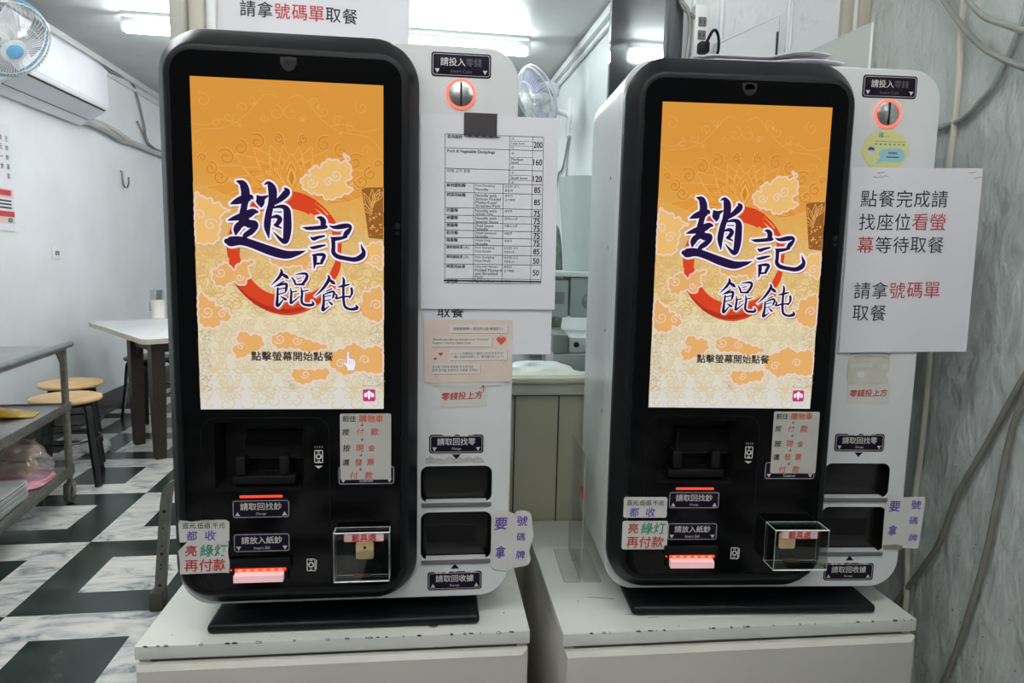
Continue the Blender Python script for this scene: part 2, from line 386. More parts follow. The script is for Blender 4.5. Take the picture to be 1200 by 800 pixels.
# ------------------------------------------------------------------ ordering machines
BRUSH_STROKES = {
 'zhao': [[(-81.4,105.3,1.8),(-77.8,104.8,5.1),(-72.0,101.4,10.1),(-68.6,91.4,11.8),(-68.9,80.4,11.4),(-70.7,67.4,8.8),(-73.1,56.3,9.2),(-75.8,43.2,7.3)],[(-91.3,70.1,1.8),(-82.2,74.1,8.3),(-70.4,78.5,11.0),(-60.4,81.0,8.3),(-58.1,79.2,2.9)],[(-96.2,44.1,1.5),(-85.6,47.6,7.0),(-69.2,52.7,11.4),(-57.3,58.6,8.8),(-50.9,58.4,3.3)],[(-73.8,48.8,9.2),(-64.1,38.9,11.0)],[(-68.6,41.6,7.3),(-78.6,37.2,9.5),(-83.4,30.0,9.2),(-84.8,22.5,3.3)],[(-67.7,39.7,9.2),(-55.9,40.4,8.3),(-54.2,34.9,7.3),(-61.7,26.9,8.4),(-70.0,20.7,7.0),(-71.6,13.6,5.5)],[(-99.2,11.0,7.3),(-93.8,10.6,13.6),(-77.5,12.1,12.1),(-59.4,7.3,11.4),(-32.1,-2.4,12.9),(-8.3,-8.4,11.8),(10.2,-5.6,7.0),(23.6,-1.5,0.7)],[(-38.8,101.9,1.5),(-32.7,104.5,5.5),(-27.4,96.4,11.4),(-26.4,83.5,11.4),(-29.2,69.6,9.2)],[(-50.4,83.7,2.6),(-46.5,78.3,12.1),(-44.9,71.0,9.2),(-44.6,66.7,2.6)],[(-46.0,78.3,9.2),(-34.0,84.2,2.2)],[(-7.4,97.1,2.6),(-4.4,91.6,9.5),(-12.2,82.1,8.4),(-23.3,73.5,5.5)],[(-29.2,71.4,8.3),(-33.7,53.7,9.2),(-36.0,35.0,8.8),(-33.6,17.9,1.5)],[(-26.8,65.9,2.6),(-12.5,68.2,5.5),(-5.2,62.9,9.5),(-4.2,47.1,11.0),(-4.9,28.3,11.0),(-7.9,13.6,8.1),(-14.3,15.0,5.5),(-26.4,27.4,1.1)],[(-29.3,50.1,2.6),(-21.0,52.2,5.5),(-15.9,48.2,6.6),(-19.9,41.0,6.2),(-24.4,38.7,2.9)],[(-22.5,38.0,4.4),(-13.8,33.7,1.8)],[(-24.5,59.5,1.1),(-13.5,59.5,1.8)]],
 'ji': [[(42.6,52.3,1.8),(47.9,51.6,6.0),(51.9,46.9,8.0),(51.6,39.8,7.3)],[(19.3,36.0,0.8),(27.5,34.7,4.8),(44.0,36.1,5.5),(55.4,37.7,5.5),(58.5,37.0,1.5)],[(31.5,21.3,0.8),(36.1,18.2,5.3),(43.8,20.7,4.3),(53.3,23.1,2.8)],[(30.3,4.6,0.8),(35.3,3.8,4.3),(44.9,6.1,4.3),(54.4,8.4,2.3)],[(33.9,-7.9,1.5),(37.7,-10.1,5.5),(38.2,-17.9,5.5),(36.5,-29.9,1.0)],[(37.1,-7.8,3.0),(48.5,-6.8,4.8),(53.3,-8.7,4.5),(50.0,-16.3,5.0),(48.4,-20.9,3.5)],[(38.2,-22.0,3.5),(49.6,-21.0,2.5)],[(61.5,40.1,0.8),(69.3,37.3,4.8),(82.1,39.3,7.3),(92.3,40.5,5.8),(95.1,36.7,4.3),(89.0,28.6,7.5),(84.5,23.0,3.8)],[(63.1,21.2,1.3),(69.2,19.0,5.5),(79.4,20.1,4.8),(89.0,22.4,2.5)],[(67.5,18.3,6.0),(67.8,6.1,5.5),(67.7,-3.0,6.0),(74.0,-9.3,6.3),(86.8,-12.3,6.0),(102.2,-13.7,6.8),(112.8,-8.7,8.0),(116.2,-1.9,5.8),(113.7,5.2,3.5),(111.6,11.7,0.5)]],
 'hun': [[(-16.3,-31.6,1.3),(-14.8,-37.5,4.6),(-20.4,-46.9,3.8),(-31.6,-58.0,0.8)],[(-15.1,-38.9,3.2),(-7.5,-44.0,5.1),(-3.9,-46.9,1.3)],[(-27.1,-60.9,0.8),(-19.3,-56.2,2.3),(-11.7,-51.4,2.0)],[(-21.9,-59.1,1.8),(-12.8,-56.0,3.2),(-7.4,-56.2,3.8),(-8.5,-65.3,3.6),(-9.4,-69.3,1.3)],[(-20.5,-64.4,1.8),(-9.7,-62.1,1.8)],[(-19.9,-72.4,1.8),(-10.2,-69.6,1.8)],[(-21.4,-62.8,2.8),(-22.3,-77.5,3.6),(-23.1,-88.9,4.6),(-21.5,-91.5,3.6),(-15.3,-84.1,2.3),(-11.7,-79.7,0.8)],[(-16.7,-76.1,1.3),(-9.4,-80.6,3.8),(-7.1,-81.5,0.8)],[(0.9,-44.5,1.5),(4.7,-50.4,3.2),(6.8,-56.0,2.6)],[(6.6,-40.0,1.0),(18.5,-38.2,3.2),(25.0,-39.7,3.8),(23.8,-47.4,4.3),(18.0,-55.2,3.6)],[(6.6,-56.4,2.3),(19.6,-55.7,3.6)],[(9.1,-47.2,1.5),(15.8,-45.6,1.5)],[(-1.3,-62.5,1.3),(-0.1,-70.5,3.2),(-1.1,-83.9,3.6),(0.2,-86.3,3.1),(12.8,-75.6,1.3)],[(-0.1,-68.9,1.8),(8.5,-67.0,2.0)],[(15.3,-60.6,1.5),(17.0,-70.2,3.2),(15.9,-82.3,3.6),(19.1,-88.3,3.6),(29.5,-89.7,4.1),(34.8,-87.4,3.6),(32.2,-82.4,1.0)],[(15.7,-67.8,2.3),(27.5,-65.0,1.5)]],
 'dun': [[(58.6,-40.1,1.5),(60.1,-46.7,4.6),(50.8,-61.6,3.8),(37.6,-74.8,0.8)],[(60.8,-47.4,3.2),(66.6,-52.0,4.9),(69.9,-54.3,1.3)],[(55.6,-66.6,1.5),(64.2,-62.1,2.0)],[(53.6,-71.2,2.0),(63.9,-67.0,3.1),(68.1,-67.8,3.1),(66.7,-74.8,3.1),(65.1,-78.2,1.3)],[(53.5,-75.3,1.5),(63.1,-73.0,1.5)],[(53.5,-82.0,1.5),(62.7,-79.7,1.5)],[(51.3,-72.3,2.8),(51.2,-85.8,3.6),(49.8,-96.3,5.1),(52.4,-96.5,3.1),(59.9,-90.8,1.3)],[(58.8,-82.7,1.3),(64.3,-87.6,3.2),(66.0,-88.7,0.8)],[(74.2,-59.2,1.3),(82.4,-57.3,3.6),(92.7,-54.7,2.0)],[(68.8,-69.1,1.3),(72.4,-73.4,2.8),(71.0,-78.2,2.8),(82.2,-75.2,2.6),(94.4,-74.4,2.6)],[(96.2,-61.1,3.6),(96.8,-68.9,3.6),(93.0,-77.3,1.5)],[(82.2,-42.7,1.5),(84.0,-49.0,3.8),(83.0,-62.4,3.6),(83.5,-82.6,3.8),(86.3,-92.0,3.8),(95.3,-95.6,3.8),(104.9,-93.1,5.1),(103.0,-88.1,1.3)]],
}
CLOUDS = [
 [(19.4,104.0),(18.8,113.0),(26.0,118.4),(31.9,118.1),(32.0,126.3),(39.0,133.0),(48.5,132.0),(54.5,140.5),(64.8,144.7),(76.3,143.3),(82.7,139.7),(87.9,145.0),(85.4,155.2),(93.1,147.8),(91.8,140.0),(97.7,131.2),(94.2,123.3),(97.6,118.3),(86.4,107.5),(99.3,98.1),(87.5,91.5),(70.6,83.7),(57.7,81.4),(50.0,88.7),(37.2,89.9),(24.4,95.7)],
 [(-145.1,80.0),(-138.4,82.8),(-131.1,77.9),(-122.4,77.7),(-118.8,71.4),(-107.6,69.9),(-104.1,62.9),(-92.9,60.6),(-106.9,52.5),(-107.7,42.2),(-111.4,24.0),(-114.3,11.0),(-132.0,6.7),(-146.8,14.1)],
 [(-123.6,-42.4),(-120.4,-34.6),(-112.9,-31.4),(-109.8,-25.8),(-97.9,-24.9),(-90.7,-34.6),(-81.5,-24.6),(-71.0,-19.8),(-56.0,-19.5),(-67.6,-31.1),(-64.0,-42.8),(-70.2,-50.6),(-76.4,-59.1),(-92.1,-53.2),(-104.8,-61.5),(-119.0,-58.3)],
 [(-145.0,-73.9),(-135.0,-76.5),(-130.7,-82.6),(-121.9,-84.7),(-119.1,-91.8),(-111.7,-93.8),(-98.5,-101.8),(-98.0,-116.5),(-111.8,-118.2),(-114.1,-125.1),(-127.6,-128.4),(-145.3,-120.1)],
 [(146.6,-61.6),(131.6,-59.6),(123.8,-66.1),(113.8,-67.8),(112.8,-82.1),(102.4,-89.6),(108.0,-94.9),(111.1,-102.9),(123.6,-112.3),(146.5,-112.7)],
 [(146.6,-26.8),(136.3,-25.7),(127.0,-20.3),(116.2,-14.9),(113.1,-8.0),(117.8,3.0),(125.6,11.0),(136.4,14.4),(146.7,11.5)],
 [(-96.1,-160.5),(-87.9,-155.7),(-87.4,-139.9),(-76.7,-132.9),(-66.3,-139.1),(-52.6,-139.0),(-44.5,-154.8),(-54.7,-165.0),(-73.2,-174.7),(-88.4,-178.6),(-93.3,-168.4)],
 [(-33.9,-147.4),(-26.7,-137.8),(-9.8,-133.5),(10.0,-140.6),(29.9,-147.8),(58.3,-157.8),(40.5,-165.0),(23.5,-167.7),(5.0,-162.0),(-24.1,-161.6)],
 [(-2.4,-199.9),(9.1,-195.1),(29.3,-196.6),(57.9,-194.9),(54.0,-212.7),(38.4,-214.4),(16.5,-221.9),(1.1,-214.4)],
 [(58.0,-186.8),(65.4,-167.4),(82.6,-160.2),(99.9,-151.1),(115.6,-160.0),(144.0,-157.8),(146.5,-199.5),(126.5,-202.8),(107.5,-199.6),(85.4,-206.8),(72.9,-199.7)],
 [(-33.5,-17.4),(-25.7,-8.0),(-10.6,-4.6),(13.6,-0.9),(38.0,2.7),(56.2,-3.1),(53.0,-18.7),(40.6,-31.4),(22.3,-32.4),(13.3,-25.7),(-5.0,-27.7),(-23.1,-26.5)],
]
SPIRALS = [(34.8,107.1,8.7),(72.3,120.0,10.2),(60.6,109.3,7.7),(-139.4,51.6,9.2),(-123.6,36.6,10.2),(-110.2,-39.0,8.4),(-80.6,-46.2,6.6),(-132.8,-102.8,10.2),(-109.1,-105.7,7.8),(136.2,-88.2,9.6),(134.8,-13.8,9.0),(-20.8,-145.7,9.0),(6.8,-148.6,7.8),(19.8,-204.7,7.2),(77.7,-186.7,8.4),(117.1,-180.0,8.4),(-81.9,-158.8,6.6),(31.6,-23.8,7.8)]

ZS = 667.7                       # height of the screen centre above the cabinet top (mm)
def KB(off=(0, 0, 0)): return MB(0.001, (off[0] / 1000, off[1] / 1000, off[2] / 1000 + ZS / 1000))
BLACK = pm('black_satin_plastic', (15, 17, 20), 0.38, spec=0.25, vary=0.1, scale=30, bump=0.03, bscale=400)
PITCH = pm('pitch_black_plastic', (4, 4, 4), 0.7, vary=0, spec=0.1)
BLACKM = pm('black_inner_plastic', (9, 9, 10), 0.5, spec=0.3, vary=0.1)
BGLASS = pm('black_glass', (4, 4, 5), 0.09, vary=0, spec=0.3)
KWHITE = pm('white_powder_coat', (212, 215, 216), 0.3, vary=0.03, scale=6)
LBL = pm('dark_violet_label', (24, 18, 36), 0.45, spec=0.15, vary=0.1)
LBL_L = pm('label_print', (206, 202, 200), 0.5, vary=0.05)
LBL_W = pm('worn_label_print', (96, 92, 98), 0.5, vary=0.15)
SILVER = pm('brushed_metal', (190, 190, 192), 0.28, 1.0, vary=0.08, scale=50)
GREYLIP = pm('grey_tray_lip', (104, 104, 106), 0.4)
SMOKE = pm('smoked_flap', (22, 22, 21), 0.25, vary=0.2, scale=8)
RED_E = pm('red_status_light', (120, 10, 8), 0.4, vary=0, emit=(255, 60, 42), es=1.6)
RING_E = pm('coral_light_ring', (150, 40, 30), 0.4, vary=0, emit=(255, 120, 100), es=1.25)
LED_E = pm('slot_led', (120, 20, 10), 0.4, vary=0, emit=(255, 120, 70), es=2.6)
TONGUE = pm('translucent_pink_slot', (224, 190, 196), 0.3, vary=0.02, emit=(255, 190, 195), es=0.35)

def screen_bg():
    m = bpy.data.materials.new('menu_screen_picture'); m.use_nodes = True
    nt = m.node_tree; b = nt.nodes['Principled BSDF']; b.inputs['Base Color'].default_value = (0.004, 0.004, 0.004, 1); b.inputs['Roughness'].default_value = 0.2; b.inputs['Specular IOR Level'].default_value = 0.2
    tc = nt.nodes.new('ShaderNodeTexCoord'); sp = nt.nodes.new('ShaderNodeSeparateXYZ'); mr = nt.nodes.new('ShaderNodeMapRange')
    mr.inputs[1].default_value = (ZS - 263.5) / 1000; mr.inputs[2].default_value = (ZS + 263.5) / 1000
    rp = nt.nodes.new('ShaderNodeValToRGB'); e = rp.color_ramp.elements
    e[0].position = 0; e[0].color = rgb(212, 211, 208); e[1].position = 1; e[1].color = rgb(216, 148, 58)
    for p, c in ((0.14, (219, 211, 192)), (0.30, (226, 211, 170)), (0.42, (226, 196, 138)), (0.60, (221, 172, 94)), (0.72, (219, 154, 66)), (0.85, (215, 147, 58))):
        x = e.new(p); x.color = rgb(*c)
    nt.links.new(tc.outputs['Object'], sp.inputs[0]); nt.links.new(sp.outputs[2], mr.inputs[0]); nt.links.new(mr.outputs[0], rp.inputs[0])
    nt.links.new(rp.outputs[0], b.inputs['Emission Color']); b.inputs['Emission Strength'].default_value = 1.0
    return m
SCREEN_BG = screen_bg()
INK = scr('screen_indigo', (35, 19, 62)); HALO = scr('screen_white_halo', (236, 232, 250)); RINGC = scr('screen_red', (214, 66, 34)); RINGD = scr('screen_dark_red', (172, 50, 30))
CLO1 = scr('screen_cloud', (232, 186, 112)); CLO2 = scr('screen_cloud_low', (226, 172, 104)); CLOL = scr('screen_cloud_line', (232, 204, 196))
PAT0 = scr('screen_pattern_mid', (220, 150, 62)); PAT1 = scr('screen_pattern_dark', (204, 128, 48)); PAT2 = scr('screen_pattern_light', (230, 172, 88)); PAT3 = scr('screen_pattern_tan', (213, 175, 112)); PAT4 = scr('screen_pattern_pale', (212, 195, 158)); SWIRL = scr('screen_swirl', (222, 164, 86))
STAMP1 = scr('screen_brown', (150, 92, 40)); STAMP2 = scr('screen_sand', (214, 166, 96)); GRIT = scr('screen_grey_grit', (176, 162, 140)); PROMPT = scr('screen_prompt', (52, 44, 40)); MAG = scr('screen_magenta', (188, 52, 118)); WHT = scr('screen_white', (240, 236, 246)); SHADOW = scr('screen_soft_brown', (196, 140, 80))

def clipx(pts, lim=147.5): return [(max(-lim, min(lim, p[0])), max(-262.5, min(262.5, p[1]))) + tuple(p[2:]) for p in pts]
def leaf(m, x, z, ang, ln, wd, y, mat, lw=1.1, vein=True):
    c, s = math.cos(R(ang)), math.sin(R(ang))
    def P(t, o): return (x + (ln * t) * s + o * c, z + (ln * t) * c - o * s)
    prof = [(0, 0), (.2, .55), (.45, 1), (.7, .7), (.88, .28), (1, 0)]
    lp = [P(t, o * wd / 2) for t, o in prof] + [P(t, -o * wd / 2) for t, o in prof[-2:0:-1]]
    m.ribbon(clipx(catmull(lp, 4, True)), y, mat, lw, True)
    if vein: m.ribbon(clipx([P(.12, 0), P(.4, wd * .05), P(.78, 0)]), y, mat, lw * .8)
def curl(m, x, z, r, a0, turns, sgn, y, mat, lw):
    n = int(18 * turns); pts = []
    for k in range(n + 1):
        t = k / n; a = R(a0) + sgn * turns * 2 * math.pi * t; q = r * (1 - .82 * t)
        pts.append((x + q * math.cos(a), z + q * math.sin(a)))
    m.ribbon(clipx(pts), y, mat, lw)

def scallop(pts, step=13.0, amp=2.6):
    P = catmull(pts, 6, True); d = [0.0]
    for a, c in zip(P, P[1:] + P[:1]): d.append(d[-1] + math.hypot(c[0] - a[0], c[1] - a[1]))
    n = max(3, round(d[-1] / step)); ar = sum(P[i][0] * P[(i + 1) % len(P)][1] - P[(i + 1) % len(P)][0] * P[i][1] for i in range(len(P))); sg = 1 if ar > 0 else -1; o = []; j = 0
    for k in range(n * 7):
        s = d[-1] * k / (n * 7)
        while d[j + 1] < s: j += 1
        a, c = P[j], P[(j + 1) % len(P)]; u = (s - d[j]) / max(1e-6, d[j + 1] - d[j]); l = math.hypot(c[0] - a[0], c[1] - a[1]) or 1
        b_ = amp * (abs(math.sin(math.pi * k / 7)) - .45) * sg
        o.append((a[0] + (c[0] - a[0]) * u + (c[1] - a[1]) / l * b_, a[1] + (c[1] - a[1]) * u - (c[0] - a[0]) / l * b_))
    return o
def leaf_fill(m, x, z, ang, ln, wd, y, mat):
    c, s = math.cos(R(ang)), math.sin(R(ang))
    prof = [(0, 0), (.2, .55), (.45, 1), (.7, .7), (.88, .28), (1, 0)]
    lp = [(x + ln * t * s + o * wd / 2 * c, z + ln * t * c - o * wd / 2 * s) for t, o in prof] + [(x + ln * t * s - o * wd / 2 * c, z + ln * t * c + o * wd / 2 * s) for t, o in prof[-2:0:-1]]
    m.poly(clipx(catmull(lp, 4, True)), y, mat)
def screen_mesh():
    m = KB(); y = -0.3
    m.add([(-148, y, -263.5), (148, y, -263.5), (148, y, 263.5), (-148, y, 263.5)], [(0, 1, 2, 3)], SCREEN_BG)
    y = -0.5; rnd = random.Random(5)
    # fine swirls and blossoms at the top
    for sx in (-1, 1):
        for x, z, r, a in ((12, 214, 13, 90), (30, 205, 7, 0), (46, 232, 8, 0), (62, 219, 9, 200), (84, 205, 9, 30), (104, 196, 8, 90), (128, 160, 9, 0), (122, 228, 12, 120)):
            curl(m, sx * x - 8, z, r, a, 1.15, sx, y, SWIRL, 1.0)
        m.ribbon(clipx(catmull([(sx * 8 - 8, 236), (sx * 26 - 8, 242), (sx * 44 - 8, 224), (sx * 60 - 8, 206), (sx * 90 - 8, 188), (sx * 132 - 8, 182), (sx * 146, 160)], 6)), y, SWIRL, .9)
        m.ribbon(clipx(catmull([(sx * 70 - 8, 196), (sx * 98 - 8, 200), (sx * 120 - 8, 190), (sx * 150 - 8, 196)], 6)), y, SWIRL, .9)
    for x, z in ((-75, 192), (22, 205), (46, 226), (-52, 226), (80, 186)):
        for k in range(6): m.ribbon([(x, z), (x + 4 * math.cos(k * 1.05), z + 4 * math.sin(k * 1.05))], y, SWIRL, 1.2)
    # large lotus
    cx = 3
    for a, ln, wd in ((-88, 132, 36), (88, 132, 36), (-72, 124, 40), (72, 124, 40), (-56, 104, 40), (56, 104, 40), (-40, 90, 38), (40, 90, 38), (-24, 80, 34), (24, 80, 34), (-10, 74, 30), (10, 74, 30), (0, 62, 34)):
        k = .004 * abs(a); yy = y - .02 * (13 - abs(a) / 8)
        leaf_fill(m, cx, 90, a, ln, wd, yy, PAT0); leaf(m, cx, 90, a, ln, wd, yy - .008, PAT2, 1.0, False)
        for q in (.3, .5, .7): leaf(m, cx + ln * q * .55 * math.sin(R(a)), 90 + ln * q * .55 * math.cos(R(a)), a + (14 if a > 0 else -14 if a < 0 else 0), ln * .42, wd * .42, yy - .012, PAT1 if q == .5 else PAT2, 1.2, False)
    leaf_fill(m, cx, 98, 0, 34, 15, y - .30, PAT2); leaf_fill(m, cx, 102, 0, 24, 8, y - .31, PAT1)
    for sx in (-1, 1):
        for x, z, r, a, t in ((20, 174, 8, 90, 1.3), (14, 168, 4, 0, 1.1), (52, 168, 13, 60, 1.2), (78, 158, 12, 90, 1.2), (100, 142, 14, 40, 1.3), (124, 124, 11, 90, 1.3), (136, 140, 7, 0, 1.1), (110, 112, 12, 180, 1.2)):
            curl(m, cx + sx * x, z, r, a if sx > 0 else 180 - a, t, sx, y - .33, PAT1, 2.0); curl(m, cx + sx * x, z, r + 2, a if sx > 0 else 180 - a, t, sx, y - .32, PAT2, 1.0)
    # damask further down
    for row in range(11):
        z = 78 - row * 31; mat = PAT3 if row < 6 else PAT4
        if row < 3: mat = SWIRL if row < 2 else PAT3
        for c_ in range(-3, 4):
            x = c_ * 50 + (25 if row % 2 else 0)
            if abs(x) > 160: continue
            for a, ln, wd in ((0, 25, 10), (-42, 24, 9), (42, 24, 9), (-80, 22, 8), (80, 22, 8)):
                leaf(m, x, z, a, ln, wd, y, mat, 1.7, abs(a) < 50)
            for sx in (-1, 1): curl(m, x + sx * 13, z - 9, 7, 90, 1.3, sx, y, mat, 1.7)
    for k in range(170):
        x, z = rnd.uniform(2, 146), rnd.uniform(-255, 80); r, a, tn, sg = rnd.uniform(6, 15), rnd.uniform(0, 360), rnd.uniform(.5, 1.25), rnd.choice((-1, 1)); mt = SWIRL if z > 40 else PAT3 if z > -95 else PAT4
        for sx in (-1, 1): curl(m, sx * x, z, r, a if sx > 0 else 180 - a, tn, sg * sx, y - .02, mt, rnd.uniform(1.0, 2.2))
    # clouds
    for i, cl in enumerate(CLOUDS):
        yy = -1.35 if i == 2 else -0.75
        P = clipx(scallop(cl)); m.poly(P, yy, CLO1 if i in (0, 1, 5) else CLO2); m.ribbon(P, yy - .1, CLOL, 2.6, True)
    for i, (x, z, r) in enumerate(SPIRALS):
        yy = -1.5 if i in (5, 6) else -0.9
        curl(m, x, z, r, 200 if i % 2 else 20, 1.35, 1 if i % 3 else -1, yy, CLOL, 1.7)
    # old-paper stamps and grit
    m.poly([(113, 102), (147.5, 104), (147.5, 20), (124, 22)], -.72, STAMP1)
    for k in range(5): leaf(m, 130, 60 + k * 5, -50 + k * 25, 34 - k * 2, 9, -.8, STAMP2 if k % 2 else SWIRL, 1.2)
    for k in range(26): x, z = rnd.uniform(126, 147), rnd.uniform(24, 62); m.ribbon([(x, z), (x + rnd.uniform(-4, 4), z + rnd.uniform(-4, 5))], -.82, STAMP2, rnd.uniform(1, 2.6))
    for x0, x1, z0, z1, n in ((-146, -128, -232, -131, 120), (126, 146, -158, -117, 60), (-9, 2, -229, -184, 40), (120, 146, -226, -205, 40)):
        for k in range(n):
            x, z = rnd.uniform(x0, x1), rnd.uniform(z0, z1); a = rnd.uniform(0, 6.3); q = rnd.uniform(1.5, 5)
            m.ribbon([(x, z), (x + q * math.cos(a), z + q * math.sin(a))], -.7, GRIT, rnd.uniform(.5, 1.3))
    # brushed red ring, open where the strokes meet
    def arc(a0, a1, n, f):
        o = []
        for k in range(n + 1):
            t = k / n; a = R(a0 + (a1 - a0) * t); ro, wd = f(t); o.append((-9 + ro * math.cos(a) * .98, -6 + ro * math.sin(a) * 1.0, wd))
        return o
    m.ribbon(arc(58, 186, 40, lambda t: (87 - 5 * t, 26 - 9 * t + 3 * math.sin(t * 9))), -1.1, RINGC)
    m.ribbon(arc(186, 330, 44, lambda t: (81 + 7 * t, 17 + 13 * math.sin(math.pi * t) + 2 * math.sin(t * 13))), -1.12, RINGC)
    m.ribbon(arc(330, 402, 26, lambda t: (84 + 8 * t, 10 + 3 * math.sin(t * 11))), -1.1, RINGC)
    m.ribbon(arc(58, 20, 18, lambda t: (97 - 1 * t, 4 - 3.4 * t)), -1.1, RINGC); m.ribbon(arc(58, 34, 18, lambda t: (91, 7 - 6 * t)), -1.12, RINGC); m.ribbon(arc(60, 40, 18, lambda t: (84, 8 - 7 * t)), -1.12, RINGC); m.ribbon(arc(58, 28, 16, lambda t: (80, 5 - 4.6 * t)), -1.1, RINGC)
    m.ribbon(arc(205, 318, 30, lambda t: (95 - 2 * t, .5 + 7 * math.sin(math.pi * t))), -1.2, RINGD)
    m.ribbon(arc(196, 236, 16, lambda t: (97, .5 + 1.6 * math.sin(math.pi * t))), -1.22, PAT4)
    # brush lettering
    for nm, strokes in BRUSH_STROKES.items():
        big = nm in ('zhao', 'ji')
        for st in strokes:
            P = catmull(st, 5); P = [(p[0], p[1], max(.8, p[2] * 1.15)) for p in P]
            m.ribbon([(p[0] + 2.0, p[1] - 2.6, p[2]) for p in P], -1.56, SHADOW, ext=2.0 if big else 1.4)
            m.ribbon(P, -1.7, HALO, ext=3.0 if big else 2.1)
            for q, ex in ((P[0], 0), (P[-1], 0)):
                rr_ = q[2] / 2 + (3.0 if big else 2.1)
                m.poly([(q[0] + rr_ * math.cos(k * .5236), q[1] + rr_ * math.sin(k * .5236)) for k in range(12)], -1.71, HALO)
            m.ribbon(P, -1.85, INK)
            for q in (P[0], P[-1]):
                m.poly([(q[0] + q[2] / 2 * math.cos(k * .5236), q[1] + q[2] / 2 * math.sin(k * .5236)) for k in range(12)], -1.86, INK)
    # prompt and maker's badge
    m.text('點擊螢幕開始點餐', 0, -174.5, -1.5, PROMPT, w=131, bold=.022)
    m.text('Powered by', 122, -224, -1.5, PROMPT, w=18)
    m.poly(rr(124, -240, 20.5, 20.5, 2.5), -1.5, MAG)
    m.poly([(115.5, -240), (117, -236), (120, -235.5), (124, -231.5), (128, -235.5), (131, -236), (132.5, -240), (131, -243.5), (126, -242.5), (124.8, -247), (123.2, -247), (122, -242.5), (117, -243.5)], -1.6, WHT)
    for x in (121, 127): m.ribbon([(x, -236.5), (x, -243)], -1.65, MAG, .8)
    return m

def label_plate(par, cx, cz, wd, ht, y, zh, en, arrows, worn=False, ragged=0):
    m = KB(); m.rrbox(cx, cz, wd, ht, 5, y - .8, y, LBL, .3, 5)
    m.ribbon(rr(cx, cz, wd - 5.5, ht - 5.5, 3.5, 4), y - .95, LBL_L, .8, True)
    if worn:
        a, c = zh[:3], zh[3:]; k = wd * .70 / 5
        m.text(a, cx - k * 1.0, cz + ht * .12, y - 1, LBL_L, w=k * 2.95, bold=.01); m.text(c, cx + k * 1.5, cz + ht * .12, y - 1, LBL_W, w=k * 1.9)
    else: m.text(zh, cx, cz + ht * .13, y - 1, LBL_L, w=wd * .70, bold=.012)
    m.text(en, cx, cz - ht * .26, y - 1, LBL_L if not worn else LBL_W, h=ht * (.15 if en[0] in 'CRS' else .14))
    for s in (-1, 1):
        x = cx + s * wd * .40; z = cz - ht * .26; d = 1 if arrows == 'up' else -1
        m.add([(x - 4 * d, y - 1, z - 3 * d), (x + 4 * d, y - 1, z - 3 * d), (x, y - 1, z + 4 * d)], [(0, 1, 2)], LBL_L)
    if ragged:
        rnd = random.Random(ragged)
        for k in range(9):
            x = cx - wd * .4 + wd * .8 * rnd.random(); q = rnd.uniform(3, 8)
            m.add([(x - q, y - 1.1, cz + ht / 2 + .3), (x + rnd.uniform(-3, 3), y - 1.1, cz + ht / 2 - rnd.uniform(1, 3.5)), (x + q, y - 1.1, cz + ht / 2 + .3)], [(0, 1, 2)], KWHITE)
    return m.build('label_plate', par)

def note_icon(par, cx, cz, hand):
    m = KB(); y = -1.2
    m.ribbon(rr(cx, cz, 13, 21, 1.5, 3), y, LBL_L, 1.6, True)
    m.ribbon([(cx + 4 * math.cos(k * .6283), cz + 4 * math.sin(k * .6283)) for k in range(10)], y, LBL_L, 2.6, True)
    m.poly(rr(cx, cz + 8, 5, 2, .6), y, LBL_L); m.poly(rr(cx, cz - 8, 5, 2, .6), y, LBL_L)
    if hand: m.ribbon([(cx + 9, cz + 9), (cx + 8.5, cz - 8), (cx + 5, cz - 12)], y, LBL_L, 1.6)
    else:
        m.add([(cx - 7, y, cz - 16), (cx, y, cz - 21), (cx + 7, y, cz - 16)], [(0, 1, 2)], LBL_L)
        for k in range(4): m.ribbon([(cx - 6 + 4 * k, cz + 15), (cx - 6 + 4 * k, cz + 18)], y, LBL_L, 1)
    return m.build('note_icon', par)

